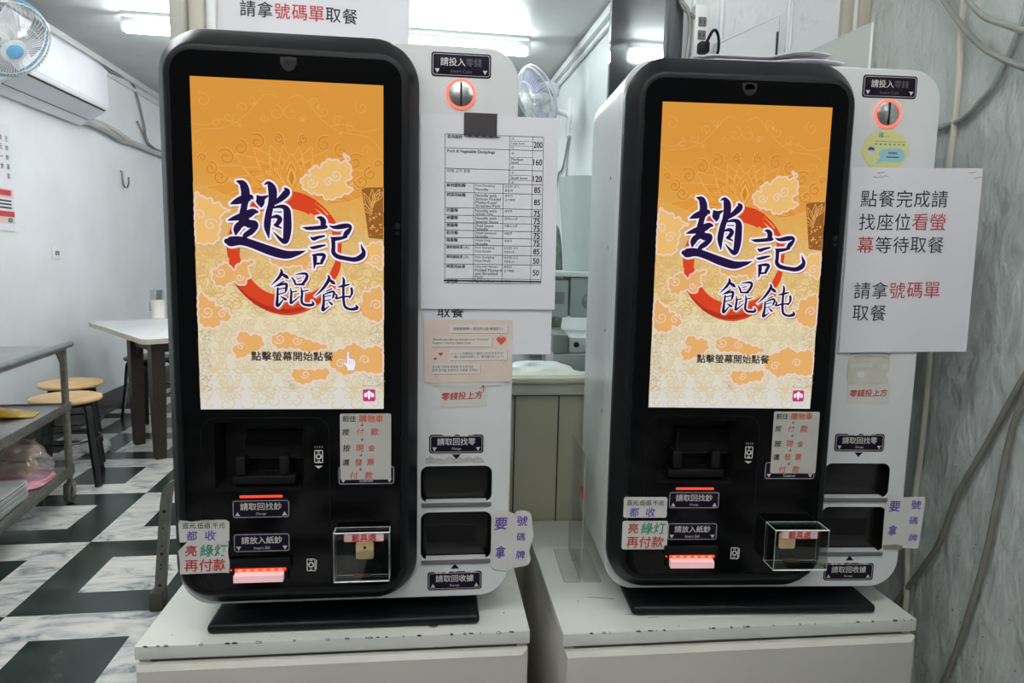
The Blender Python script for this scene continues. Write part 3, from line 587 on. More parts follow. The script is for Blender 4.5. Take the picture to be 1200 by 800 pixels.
def make_kiosk():
    root = thing('ordering_machine', 'left self-order machine, its white side plate carrying a long printed price list', 'ordering machine', (0, 0, 0), 0, 'countertop self-order payment machines')
    m = KB(); m.box(-157, 318, 16, 328, -667.2, -649, BLACK, 8, 4); m.build('base_plate', root)
    m = KB(); m.box(-115, 276, 95, 300, -650, -620, BLACKM, 3); m.build('stand', root)
    # white body: front plate with two openings, then the housing behind a fine seam
    T1 = rr(274, -412, 128, 67, 14); T2 = rr(274.5, -509, 128, 89, 14)
    m = KB(); out = rr(82.5, -141, 573, 966, 53, 10); o2 = rr(82.5, -141, 577, 970, 55, 10)
    m.poly(out, 45, KWHITE, (T1, T2))
    m.loft([[(x, 76, z) for x, z in o2], [(x, 47, z) for x, z in o2], [(x, 45, z) for x, z in out]], KWHITE, False, False)
    for T in (T1, T2): m.loft([[(x, 45, z) for x, z in T], [(x, 75, z) for x, z in T]], BLACKM, False, True)
    m.build('front_plate', root)
    m = KB(); o3 = rr(82.5, -141, 572, 965, 53, 10)
    m.loft([[(x, 350, z) for x, z in rr(82.5, -141, 562, 955, 48, 10)], [(x, 345, z) for x, z in o2], [(x, 79, z) for x, z in o2], [(x, 77.5, z) for x, z in o3], [(x, 70, z) for x, z in o3]], KWHITE, True, False)
    for z in (150, 20, -140, -300): m.tube([(-206.6, 130, z), (-205, 130, z)], 3.2, GREYLIP, 8)
    m.build('housing', root)
    for cz, hh in ((-412, 67), (-509, 89)):
        m = KB(); m.rrbox(274.5, cz + 1, 124, hh - 6, 12, 58, 60, SMOKE, .5, 5)
        fl = m.build('tray_flap', root)
        if hh > 80:
            m = KB(); m.box(222, 309, 56.8, 58, -527, -493, BLACKM, .4, 1); m.build('receipt_slot', fl)
        m = KB(); m.rrbox(274.5, cz - hh / 2 - 4.5, 126, 9, 3, 42.5, 60, GREYLIP, .8, 4); m.box(212, 337, 42, 60, cz - hh / 2 - .6, cz - hh / 2 + .8, pm('pale_tray_edge', (196, 196, 200), .35), .3, 1); m.build('tray_lip', root)
    # black screen frame flaring back to the white plate
    m = KB()
    m.loft([[(x, 46, z) for x, z in rr(-1, -135, 410, 958, 74, 12)], [(x, 31, z) for x, z in rr(-1, -135, 410, 958, 74, 12)], [(x, 27, z) for x, z in rr(-1, -135, 407, 954, 72, 12)],
            [(x, 5, z) for x, z in rr(-.5, -137, 380, 908, 50, 12)], [(x, 1.2, z) for x, z in rr(-.5, -137, 375, 900, 46, 12)], [(x, 0, z) for x, z in rr(-.5, -137, 369, 894, 43, 12)], [(x, 0, z) for x, z in rr(-.5, -137, 355, 880, 34, 12)], [(x, 14, z) for x, z in rr(-.5, -137, 353, 878, 33, 12)]], BLACK, True, False)
    m.build('screen_frame', root)
    PK = rr(-57, -345, 144, 117, 6)
    m = KB(); gl = rr(-.5, -137, 353.5, 878.5, 33.5, 12)
    m.poly(gl, 0.6, BGLASS, (PK,))
    m.loft([[(x, .6, z) for x, z in PK], [(x, 43, z) for x, z in rr(-57, -341, 132, 104, 6)]], BLACKM, False, True)
    m.ribbon(rr(-46, -428, 207, 300, 26, 8), 0.2, BLACK, 1.6, True)
    m.build('front_glass', root)
    s_ = screen_mesh().build('screen', root, smooth=0)
    m = KB(); m.lathe([(11, 0), (11, .6), (9, .9), (0.1, .9)], pm('sensor_lens', (46, 42, 44), .2), (1, .6, 289), (0, -1, 0), 20); m.box(-11.5, 13.5, -.3, .55, 288, 299, pm('sensor_lens', (46, 42, 44), .2), .2, 1); m.build('camera_window', root)
    m = KB(); m.lathe([(5, 0), (5, .5), (.1, .7)], SMOKE, (171, .6, 42), (0, -1, 0), 14); m.lathe([(3.2, 0), (3.2, .5), (.1, .7)], SMOKE, (171, .6, 30), (0, -1, 0), 14); m.build('light_sensor', root)
    # banknote return pocket
    m = KB(); m.loft([[(-85, 42, -308), (10, 42, -308), (10, 39, -308), (-85, 39, -308)], [(-88, 24, -352), (12, 24, -352), (12, 20, -352), (-88, 20, -352)]], PITCH)
    for a in (((-85, -309), (-88, -351)), ((10, -309), (12, -351))): m.ribbon([a[0], a[1]], 19.4, SMOKE, 1.2)
    m.ribbon([(-88, -352.3), (12, -352.3)], 19.6, SMOKE, 1.6)
    m.ribbon([(-60, -371), (-28, -371)], 7.5, SMOKE, 1.2)
    m.box(-104, 0, 8, 42, -396, -380, BLACKM, 3); m.build('note_chute', root)
    for x in (-89, -18):
        m = KB(); m.box(x - 8, x + 8, 4, 40, -378, -345, BLACKM, 2.5); m.build('note_guide', root)
    m = KB(); m.rrbox(-55.5, -413.5, 70, 4, 1.6, -.8, .6, RED_E, .3, 3); m.build('status_light', root)
    label_plate(root, -56, -435, 96, 34, .4, '請取回找鈔', 'Change', 'up')
    label_plate(root, -56, -494.5, 95, 35, .4, '請放入紙鈔', 'Insert Bill', 'down')
    label_plate(root, 119, -379, 97, 35, .4, '請掃描條碼', 'Scanner', 'down')
    note_icon(root, 40, -345, False); note_icon(root, 25, -536, True)
    # banknote slot with red pilot lamps and pale tongue
    m = KB(); m.box(-108, -8, -9, .5, -540, -520, BLACK, 3); m.box(-104, -12, -6, .5, -562, -540, BLACK, 2.5)
    bs = m.build('bill_slot', root)
    m = KB(); m.rrbox(-57, -538.5, 84, 5.5, 2, -10, -6, RED_E, .4, 3)
    for k in range(6): m.rrbox(-90 + k * 13.2, -538.5, 7, 3, 1.4, -10.7, -9.8, LED_E, .3, 3)
    m.lathe([(1.6, 0), (1.6, .8), (.1, 1)], RED_E, (-105, -9, -538), (0, -1, 0), 10)
    m.build('pilot_lamps', bs)
    m = KB(); m.loft([[(-98, -6, -541.5), (-19, -6, -541.5), (-19, -6, -556), (-98, -6, -556)], [(-99, -19, -545), (-18.5, -19, -545), (-18.5, -19, -556.5), (-99, -19, -556.5)]][::-1], TONGUE); m.build('slot_tongue', bs)
    # coin acceptor and plates on the white side
    label_plate(root, 273.5, 313, 100, 39, 45, '請投入零錢', 'Insert Coin', 'down', True)
    m = KB(); m.lathe([(25, 0), (25, 2.4), (23.5, 3.6), (21.5, 3.6), (20.8, 2), (20.8, 0)], RING_E, (273.5, 45, 266), (0, -1, 0), 40); ca = m.build('coin_acceptor', root)
    m = KB(); m.lathe([(20.7, 0), (20.5, 2.5), (15, 4.6), (8, 5.4), (.1, 5.6)], SILVER, (273.5, 45, 266), (0, -1, 0), 40); m.box(272, 275.2, 38.6, 44, 247, 285, BLACKM, .4, 1); m.build('coin_slot', ca)
    label_plate(root, 273, -338, 97, 34, 45, '請取回找零', 'Change', 'down', ragged=3)
    label_plate(root, 273, -595, 99, 35, 45, '請取回收據', 'Receipt', 'up', ragged=4)
    for s, z in ((-1, -361), (1, -568)):
        m = KB(); m.loft([[(265, 45.4, z - s * 4), (281, 45.4, z - s * 4), (273, 45.4, z + s * 5)][::s], [(265, 44.4, z - s * 4), (281, 44.4, z - s * 4), (273, 44.4, z + s * 5)][::s]], LBL); m.build('arrow_mark', root)
    return root

K1 = make_kiosk(); K1.matrix_world = Matrix.Translation((-0.1968, 1.1563, 0.600)) @ Matrix.Rotation(-0.0313, 4, 'Z')
K2 = copy_tree(K1); K2.matrix_world = Matrix.Translation((0.5636, 1.1352, 0.599)) @ Matrix.Rotation(-0.0852, 4, 'Z')
K2['label'] = 'right self-order machine, its white side plate behind a white notice with red and black characters'
m = KB(); P = [(88, -166), (91, -166), (92, -177), (97, -178), (101, -180), (102.5, -184), (101, -192), (99, -198), (89, -198), (87.5, -192), (82, -186), (82.5, -183.5), (87.5, -186)]
m.poly(P, -2.0, WHT); m.ribbon(P, -2.1, scr('screen_lilac', (150, 140, 176)), .7, True)
for k in (92, 95.5, 98.8): m.ribbon([(k, -180), (k, -187)], -2.1, scr('screen_lilac', (150, 140, 176)), .5)
m.build('hand_cursor', K1, smooth=0)
bpy.context.view_layer.update()

# ------------------------------------------------------------------ cabinets under the machines
CABW = pm('white_laminate_top', (212, 214, 208), 0.4, vary=0.05, scale=5)
CABF = pm('white_laminate_front', (204, 202, 194), 0.42, vary=0.04, scale=5)
CHIP = pm('chipped_edge', (62, 54, 46), 0.8, vary=0.3); STAIN = pm('rust_stain', (112, 88, 66), 0.8, vary=0.3, scale=80); MILD = pm('mildew_stain', (150, 144, 126), 0.8, vary=0.25, scale=60)
def cabinet(label, loc, rz, wd, dp, seed, h=0.6, scr_=()):
    t = thing('cabinet', label, 'cabinet', loc, rz, 'white cabinets carrying the machines')
    m = MB(); m.box(0, wd, 0, dp, h - .024, h, CABW, .0015, 2); rnd = random.Random(seed)
    for k in range(26):
        x = rnd.uniform(.01, wd - .01); a = rnd.uniform(.001, .0055); bz = rnd.uniform(.0006, .002)
        m.add([(x - a, -.0007, h - .0003 - bz * .5), (x, -.0007, h - bz * 1.6), (x + a, -.0007, h - .0008), (x + a * .3, bz, h + .0007), (x - a * .7, bz, h + .0007)], [(0, 1, 2, 3, 4)], CHIP)
    for k in range(14):
        x, y, a = rnd.uniform(.03, wd - .03), rnd.uniform(.01, .12), rnd.uniform(.0006, .002)
        m.add([(x - a, y, h + .0004), (x + a, y - a, h + .0004), (x + a * 1.4, y + a, h + .0004)], [(0, 1, 2)], CHIP)
    for x, y, a, l in scr_:
        m.tube([(x, y, h - .0001), (x + l * .5, y - l * .2 * a, h), (x + l, y - l * .5 * a, h - .0001)], .0007, CHIP, 4)
    m.build('top_board', t)
    m = MB(); m.box(.004, .022, .008, dp, 0, h - .024, CABF, .001); m.box(wd - .022, wd - .004, .008, dp, 0, h - .024, CABF, .001); m.box(.022, wd - .022, dp - .01, dp, 0, h - .024, CABF); m.box(.022, wd - .022, .03, dp - .01, .06, .08, CABF); m.box(.022, wd - .022, .02, .05, h - .05, h - .024, CABF); m.box(.022, wd - .022, .05, .065, 0, .06, CABF)
    m.build('carcass', t)
    m = MB(); z1 = h - .031
    m.loft([[(.004, .006, .065), (wd - .004, .006, .065), (wd - .004, .006, z1), (.004, .006, z1)], [(.004, -.004, .065), (wd - .004, -.004, .065), (wd - .004, -.004, z1), (.004, -.004, z1)], [(.007, -.011, .068), (wd - .016, -.011, .068), (wd - .016, -.011, z1 - .008), (.007, -.011, z1 - .008)]][::-1][::-1], CABF)
    m.build('door', t)
    return t, m
c1, _ = cabinet('white chipped cabinet under the left machine, beside the marble floor', (-0.462, 1.154, 0), R(-1.7), 0.672, 0.47, 3)
c2, _ = cabinet('white cabinet under the right machine, against the rough plaster wall', (0.267, 1.119, 0), R(-1.6), 0.682, 0.53, 8, .5985, ((.075, .13, .5, .05), (.13, .06, .1, .03), (.15, .055, .05, .022), (.17, .045, 0, .02), (.06, .30, .3, .04)))
m = MB()
for k in range(7):
    a = k * .9; m.add([(0.50 + .009 * math.cos(a + d) * (1 + .3 * math.sin(k)), .028 + .006 * math.sin(a + d), .6006) for d in (0, .9)] + [(.50, .028, .6006)], [(0, 1, 2)], STAIN)
m.build('stain', c1)

# ------------------------------------------------------------------ papers, stickers and acrylic on the machines
PAPER = pm('white_paper', (222, 222, 228), 0.7, vary=0.02, scale=5)
NOTEP = pm('laminated_note', (206, 206, 202), 0.35, vary=0.03, scale=9)
GREYP = pm('grey_laminated_note', (188, 186, 180), 0.35, vary=0.04, scale=9)
PRINT = pm('printed_black', (34, 34, 38), 0.6, vary=0.05); PRINTR = pm('printed_red', (186, 62, 66), 0.6, vary=0.05)
PEN_K = pm('black_marker', (30, 30, 34), 0.6, vary=0.1); PEN_R = pm('red_marker', (188, 44, 38), 0.6, vary=0.1); PEN_G = pm('green_marker', (24, 140, 112), 0.6, vary=0.1); PEN_P = pm('purple_marker', (92, 62, 160), 0.6, vary=0.1); PEN_O = pm('orange_red_marker', (202, 92, 66), 0.6, vary=0.1)
TAPE_D = pm('dark_brown_tape', (62, 58, 60), 0.3, vary=0.08); TAPE_C = glass('clear_tape', (240, 240, 236), 0.03, 0.25, 0.35, (206, 204, 196))
ACRYL = glass('clear_acrylic', (250, 252, 251), 0.03); ACRYL_E = pm('bright_acrylic_edge', (236, 240, 238), 0.25, vary=0.03); FROST = glass('frosted_acrylic', (250, 252, 251), 0.04, 0.3, 0.5, (240, 241, 236))

def at_k(K, x, y, z): return K.matrix_world @ Matrix.Translation((x / 1000, y / 1000, (z + ZS) / 1000))
def sheet(m, pts, mat, th=.35, y=0.0, sub=10):
    """thin sheet with front at y: outline filled from subdivided quad or polygon"""
    if m.warp:
        T = MB(); T.poly(pts, 0, mat); bm = bmesh.new(); V = [bm.verts.new(p) for p in T.v]
        for fc in T.f: bm.faces.new([V[k] for k in fc])
        bmesh.ops.subdivide_edges(bm, edges=bm.edges[:], cuts=7, use_grid_fill=True); bm.verts.index_update()
        vs, fs = [tuple(q.co) for q in bm.verts], [tuple(q.index for q in fc.verts) for fc in bm.faces]; bm.free()
        m.add([(p[0], y, p[2]) for p in vs], fs, mat); m.add([(p[0], y + th, p[2]) for p in vs], [tuple(reversed(q)) for q in fs], mat)
        pts = [(pts[i][0] + (pts[(i + 1) % len(pts)][0] - pts[i][0]) * k / 8, pts[i][1] + (pts[(i + 1) % len(pts)][1] - pts[i][1]) * k / 8) for i in range(len(pts)) for k in range(8)]
    else: m.poly(pts, y, mat); m.poly(pts, y + th, mat)
    n = len(pts)
    m.add([(p[0], y, p[1]) for p in pts] + [(p[0], y + th, p[1]) for p in pts], [(i, n + i, n + (i + 1) % n, (i + 1) % n) for i in range(n)], mat)
def gridsheet(m, x0, x1, z0, z1, mat, nx=12, nz=12, th=.35):
    for y, flip in ((0, False), (th, True)):
        vs = [(x0 + (x1 - x0) * i / nx, y, z0 + (z1 - z0) * j / nz) for j in range(nz + 1) for i in range(nx + 1)]
        fs = [(j * (nx + 1) + i, j * (nx + 1) + i + 1, (j + 1) * (nx + 1) + i + 1, (j + 1) * (nx + 1) + i) for j in range(nz) for i in range(nx)]
        m.add(vs, [tuple(reversed(f)) for f in fs] if flip else fs, mat)

# long printed price list taped over the white side of the left machine
def price_list():
    warp = lambda x, y, z: (x, y + (.00035 * max(0, x - 30) ** 2) * -.25 + 1.2 * math.sin(z / 60.0), z)
    m = MB(.001, warp=warp); gridsheet(m, -117.5, 117.5, -164, 164, PAPER)
    def X(f): return -76 + 168 * f - 0
    def Z(y): return 132 - .4328 * (y - 97)
    lw = .75; yy = -.45
    def line(x0, z0, x1, z1, w_=lw):
        n = max(1, int(math.hypot(x1 - x0, z1 - z0) / 20)); m.ribbon([(x0 + (x1 - x0) * k / n, z0 + (z1 - z0) * k / n) for k in range(n + 1)], yy, PRINT, w_)
    big = [(97, 150), (150, 228), (228, 283)]
    rows = [(283, 320), (320, 380), (380, 409), (409, 438), (438, 468), (468, 497), (497, 526), (526, 564), (564, 601), (601, 659), (659, 677)]
    for y in [97, 150, 228, 283] + [r[1] for r in rows]: line(X(0), Z(y), X(1), Z(y))
    line(X(0), Z(97), X(0), Z(677)); line(X(1), Z(97), X(1), Z(677))
    for f, a, c in ((.653, 97, 283), (.89, 97, 677), (.293, 283, 677), (.592, 283, 677)): line(X(f), Z(a), X(f), Z(c))
    def tx(s, f, y, h, bold=0, mat=PRINT): m.text(s, X(f) + 1.2, Z(y), yy, mat, h=h, bold=bold, align='L')
    tx('菜肉餛飩', .015, 107, 6.0, .012); tx('Pork & Vegetable Dumplings', .015, 163, 6.4, .012); tx('야채 고기 훈툰', .015, 237, 6.0)
    for (y0, y1), cj, en, ko, pr in zip(big, '大中小', ('Large bowl', 'Medium\nbowl', 'Small bowl'), '대중소', ('200', '160', '120')):
        h = y1 - y0
        for t in (.36, .70): line(X(.653), Z(y0 + h * t), X(.89), Z(y0 + h * t), .5)
        tx(cj, .665, y0 + h * .18, 5.2); [tx(e_, .665, y0 + h * (.54 if ' ' in en and not en[0] == 'M' else .46) + 12 * k_, 4.6) for k_, e_ in enumerate(en.split('\n'))]; tx(ko, .665, y0 + h * .86, 4.4)
        m.text(pr, X(.945), Z(y0 + h * .58), yy, PRINT, h=10, w=15, bold=.02)
    data = [('鮮肉餛飩麵', 'Pork Dumpling\nNoodle', '신선한 고기\n훈툰면', '85'), ('榨菜肉絲麵', 'Noodle with\nSichuan Pickled\nMustard and\nShredded Pork', '짜차이\n고기채면', '85'), ('炸醬麵', 'Noodle with\nSoybean Paste', '짜장면', '75'), ('麻醬麵', 'Noodle with\nSesame Sauce', '참깨소스면', '75'), ('雙醬麵', 'Dual Sauce\nNoodle', '더블소스면', '75'), ('乾拌麵', 'Simple Seasoned\nNoodle', '비빔면', '75'), ('陽春麵', 'Simple Soup\nNoodle', '양춘면', '75'), ('鮮肉餛飩湯 (大)', 'Pork Dumpling\nSoup (Large)', '신선한 고기\n훈툰탕(대)', '85'), ('鮮肉餛飩湯 (小)', 'Pork Dumpling\nSoup (Small)', '신선한 고기\n훈툰탕(소)', '50'), ('榨菜肉絲湯', 'Soup with Sichuan\nPickled Mustard\nand Shredded\nPork', '짜차이\n고기채탕', '50'), ('蛋花湯', 'Egg Drop Soup', '계란탕', '')]
    for (y0, y1), (zh, en, ko, pr) in zip(rows, data):
        tx(zh, .01, y0 + 9.5, 6.0, .012)
        for k, s in enumerate(en.split('\n')): tx(s, .303, y0 + 9.5 + k * 13.6, 5)
        for k, s in enumerate(ko.split('\n')): tx(s, .602, y0 + 9 + k * 16, 4.6)
        if pr: m.text(pr, X(.945), Z((y0 + y1) / 2 + 2), yy, PRINT, h=9.5, w=10.5, bold=.02)
    line(X(0) - 2, Z(667), X(1), Z(668), 2.6)
    o = m.build('price_list', None); o.matrix_world = at_k(K1, 324.5, 41.5, 68.5) @ Matrix.Rotation(R(-.4), 4, 'Y')
    tag(o, 'long printed price list with a ruled table, taped on the left machine with dark tape', 'price list')
    m = MB(.001); sheet(m, [(-28, -19), (28, -19), (28, 18.5), (-28, 18.5)], TAPE_D, .3, -1.6)
    for k in range(5): m.add([(-24 + 12 * k, -1.65, -19), (-18 + 12 * k, -1.65, -21.5), (-12 + 12 * k, -1.65, -19)], [(0, 1, 2)], TAPE_D)
    t = m.build('tape', o); t.matrix_world = at_k(K1, 307, 41.5, 217.5); t['label'] = 'dark brown tape'
price_list()

def print_lines(m, lines, w0, z_first, pitch, y, hh):
    """lines of (text, colour) runs; every character gets its own cell of width w0, starting at x = 0"""
    for r, runs in enumerate(lines):
        x = 0
        for s, mat in runs:
            for ch in s:
                m.text(ch, x + w0 / 2, z_first - r * pitch, y, mat, h=None, w=w0 * .9); x += w0
K_, R_ = PRINT, PRINTR
# notice behind the price list (only its lower edge shows)
m = MB(.001); gridsheet(m, -113, 113, -58, 58, PAPER)
m.text('取餐', -66, 17, -.4, K_, w=46, bold=.01); m.text('請拿號碼單', -30, 48, -.4, K_, w=118)
o = m.build('order_notice', None); o.matrix_world = at_k(K1, 326, 44.3, -117)
tag(o, 'white notice half hidden behind the long price list, only its bottom showing', 'notice')
# landscape notice on the right machine
warp = lambda x, y, z: (x, y - .00022 * max(0, x - 20) ** 2 + .8 * math.sin(x / 40), z + x * .012)
m = MB(.001, warp=warp); gridsheet(m, -123, 122, -168, 168, PAPER, 16, 10)
mm = MB(.001, (-.104, 0, 0), warp=lambda x, y, z: warp(x - 104, y, z)); mm.off = Vector((0, 0, 0))
mm.v, mm.f, mm.mi, mm.mats = m.v, m.f, m.mi, m.mats
print_lines(mm, [[('點餐完成請', K_)], [('找座位', K_), ('看螢', R_)], [('幕', R_), ('等待取餐', K_)], [], [('請拿', K_), ('號碼單', R_)], [('取餐', K_)]], 33.5, 113, 41.5, -.45, 26)
for x, z, a in ((-75, 158, .3), (-68, 150, .8), (-82, 152, -.4), (96, 160, 0), (108, 150, .5)): m.ribbon([(x, z), (x + 9, z + 5 * a), (x + 14, z + 2)], -.4, MILD, 1.1)
o = m.build('order_notice', None); o.matrix_world = at_k(K2, 338, 41.5, 5) @ Matrix.Rotation(R(-.6), 4, 'Y')
tag(o, 'white notice with red and black characters taped on the right machine, jutting past its edge', 'notice')
# notice on the window glass above the left machine
m = MB(.001); gridsheet(m, -215, 215, -150, 150, PAPER)
mm = MB(.001); mm.v, mm.f, mm.mi, mm.mats = m.v, m.f, m.mi, m.mats
for i, (ch, mt) in enumerate(zip('請拿號碼單取餐', (K_, K_, R_, R_, R_, K_, K_))): m.text(ch, -140 + i * 37, -94, -.45, mt, w=33, bold=.01)
for i, (ch, mt) in enumerate(zip('點餐完成請找座位看螢幕', (K_,) * 8 + (R_,) * 3)): m.text(ch, -150 + i * 33, 20, -.45, mt, w=30, bold=.01)
o = m.build('order_notice', None); o.matrix_world = Matrix.Translation((-0.226, 1.664, 1.893)) @ Matrix.Rotation(R(.6), 4, 'Y')
tag(o, 'white notice stuck on the window glass above the left machine', 'notice')

def shape_note(K, name, lab, cat, cx, cz, pts, mat, texts, y=-.4, group=None, warp=None, arrows=(), rz=0):
    m = MB(.001, warp=warp); sheet(m, pts, mat, .3, 0)
    for s, x, z, w_, mt, kw in texts: m.text(s, x, z, -.3, mt, w=w_, bold=kw.get('b', .014), rot=kw.get('r', 0), shear=kw.get('s', .08), sx=kw.get('sx', 1))
    for x, z in arrows:
        m.ribbon([(x + 1, z + 3, .8), (x, z - 1.5, 1.1)], -.3, PEN_K); m.ribbon([(x - 2.4, z + .3, .9), (x, z - 2.2, 1.1), (x + 2.6, z + .2, .7)], -.3, PEN_K)
    o = m.build(name, None); o.matrix_world = at_k(K, cx, y, cz) @ Matrix.Rotation(rz, 4, 'Y')
    return tag(o, lab, cat, group)
def tall_note(K, cx, cz, lab):
    P = rr(0, 0, 85, 115, 3, 3)
    T = [('前往', -27, 49, 22, PEN_K, {}), ('購物車', 9, 49, 40, PEN_O, {}), ('按', -33, 26, 11, PEN_K, {}), ('付', -9, 26, 11, PEN_O, {}), ('款', 15, 26, 13, PEN_O, {}), ('按', -32, -2, 12, PEN_K, {}), ('現', -10, -2, 13, PEN_O, {}), ('金', 10, -2, 11, PEN_O, {}), ('選', -33, -27, 11, PEN_K, {}), ('發', -12, -27, 12, PEN_O, {}), ('票', 8, -27, 12, PEN_O, {}), ('付', -20, -50, 13, PEN_O, {}), ('款', 5, -50, 13, PEN_O, {})]
    shape_note(K, 'paying_steps_note', lab, 'note', cx, cz, P, GREYP, T, -.9, 'paying steps notes', arrows=((-6, 38), (-6, 13), (-8, -14), (-9, -39)))
tall_note(K1, 118, -329, 'tall grey handwritten note listing paying steps, below the left screen')
tall_note(K2, 124.5, -326.5, 'tall grey handwritten note listing paying steps, below the right screen')
for K, cx, cz, cz2, side in ((K1, -149, -470.5, -518.5, 'left'), (K2, -145.5, -448.5, -501, 'right')):
    if side == 'left':
        wf = lambda x, y, z: (x, y - 6 * max(0, (z - 12) / 12) ** 2 * (1 if x < 20 else .3), z)
        P = [(-40, -20), (40, -20), (41, 14), (36, 18), (5, 19), (-20, 16), (-38, 20), (-41, 12)]
    else: wf, P = None, rr(0, 0, 80, 39, 4, 3)
    shape_note(K, 'banknote_note', 'white note, black and purple handwriting, upper of two on the %s machine%s' % (side, ', top curling' if side == 'left' else ''), 'note', cx, cz, P, NOTEP,
        [('百元.伍佰.千元', 0, 8.5, 68, PEN_K, {}), ('都', -20, -9, 17, PEN_P, {}), ('收', 10, -9, 17, PEN_P, {})], -.9, 'banknote notes', wf)
    if side == 'left':
        wf = lambda x, y, z: (x, y - 7 * max(0, (-x - 25) / 16) ** 2 * max(0, (z + 5) / 30) - 3 * max(0, (x - 30) / 10) ** 2, z)
        P = [(-41, -28), (39, -27), (41, -10), (38, 8), (40, 28), (-20, 29), (-28, 28), (-41, 15)]
    else: wf, P = None, rr(0, 0, 84, 54, 4, 3)
    shape_note(K, 'green_lamp_note', 'white note, red and green handwriting, lower of two on the %s machine%s' % (side, ', corner peeling' if side == 'left' else ''), 'note', cx + (0 if side == 'left' else 1.5), cz2, P, NOTEP,
        [('亮', -22, 13, 18, PEN_R, {}), ('綠灯', 15, 13, 44, PEN_G, {}), ('再付款', 1, -13, 68, PEN_R, {})], -.9, 'green lamp notes', wf)
for K, cx, cz, side in ((K1, 285, -250, 'left'), (K2, 283, -242, 'right')):
    m_pts = rr(0, -1, 82, 38, 3, 3)
    o = shape_note(K, 'coin_note', 'small red handwritten note above the coin return of the %s machine' % side, 'note', cx, cz, m_pts, NOTEP,
        [('零錢投上方', -3 if side == 'left' else -1, 0, 72, PEN_R, {'s': .12, 'r': .03})], 44.2, 'coin notes', rz=R(-1 if side == 'left' else 0))
    if side == 'left':
        m = MB(.001); m.ribbon([(35, 6, 1), (34, 17, 1.6)], -.6, PEN_R); m.ribbon([(29, 13, 1), (34.5, 18.5, 1.6), (38, 12, 1)], -.6, PEN_R); a = m.build('arrow_mark', o); a['label'] = 'red hand-drawn arrow'
# torn notes on the receipt trays
wf = lambda x, y, z: (x, y - .006 * max(0, x - 8) ** 2 + (.012 * max(0, x - 28) ** 2), z)
P = catmull([(-38, -55), (-2, -61), (0, -58), (18, -55), (30, -50), (34, -38), (31, -26), (34, -12), (38, 6), (36, 22), (33, 44), (26, 51), (8, 52), (2, 45), (-3, 49), (-36, 51), (-37, 10)], 3, True)
o = shape_note(K1, 'number_tag_note', 'torn curling note with purple handwriting on the edge of the left machine', 'note', 378, -516, P, NOTEP,
    [('要', -22, 28, 23, PEN_P, {}), ('拿', -22, -26, 23, PEN_P, {'sx': .8}), ('號', 17, 33, 19, PEN_P, {}), ('碼', 15, 2, 15, PEN_P, {}), ('牌', 15, -32, 16, PEN_P, {})], 43.6, 'number tag notes', wf)
wf2 = lambda x, y, z: (x, y - .004 * max(0, x) ** 2, z)
P = [(-37, -52), (20, -54), (33, -53), (34, -30), (36, 5), (37, 44), (35, 51), (0, 48), (-36, 54), (-38, 20)]
o = shape_note(K2, 'number_tag_note', 'flat note with purple handwriting on the edge of the right machine', 'note', 372, -493, P, NOTEP,
    [('要', -19, 30, 21, PEN_P, {}), ('拿', -19, -18, 21, PEN_P, {'sx': .8}), ('號', 22, 34, 17, PEN_P, {}), ('碼', 20, 2, 15, PEN_P, {}), ('牌', 22, -32, 15, PEN_P, {})], 43.4, 'number tag notes', wf2)
m = MB(.001); sheet(m, [(-18, -5), (18, -5), (20, 3), (6, 6), (-20, 4)], TAPE_C, .2, -.2); t = m.build('clear_tape', o); t.matrix_world = at_k(K2, 356, 43.0, -545)
# masking patch on the right machine
m = MB(.001, warp=lambda x, y, z: (x, y - .5 * math.sin(x / 9) - .4 * math.sin(z / 7), z)); sheet(m, [(-41, -27), (40, -28), (41, -12), (38, 20), (41, 27), (10, 28), (-40, 26), (-42, 0)], pm('yellowed_tape', (198, 196, 184), .5, vary=.06, scale=40), .3)
m.ribbon([(-30, 22), (20, 24), (38, 20)], -.4, MILD, 1.2); m.ribbon([(-38, 27), (-20, 30.5), (24, 30.5), (40, 27)], -.3, PRINT, 1.0); m.ribbon([(-36, 4), (0, 8), (36, 5)], -.4, NOTEP, 9)
o = m.build('tape_patch', None); o.matrix_world = at_k(K2, 279, 44.3, -196); tag(o, 'yellowed blank tape patch below the white notice on the right machine', 'tape')
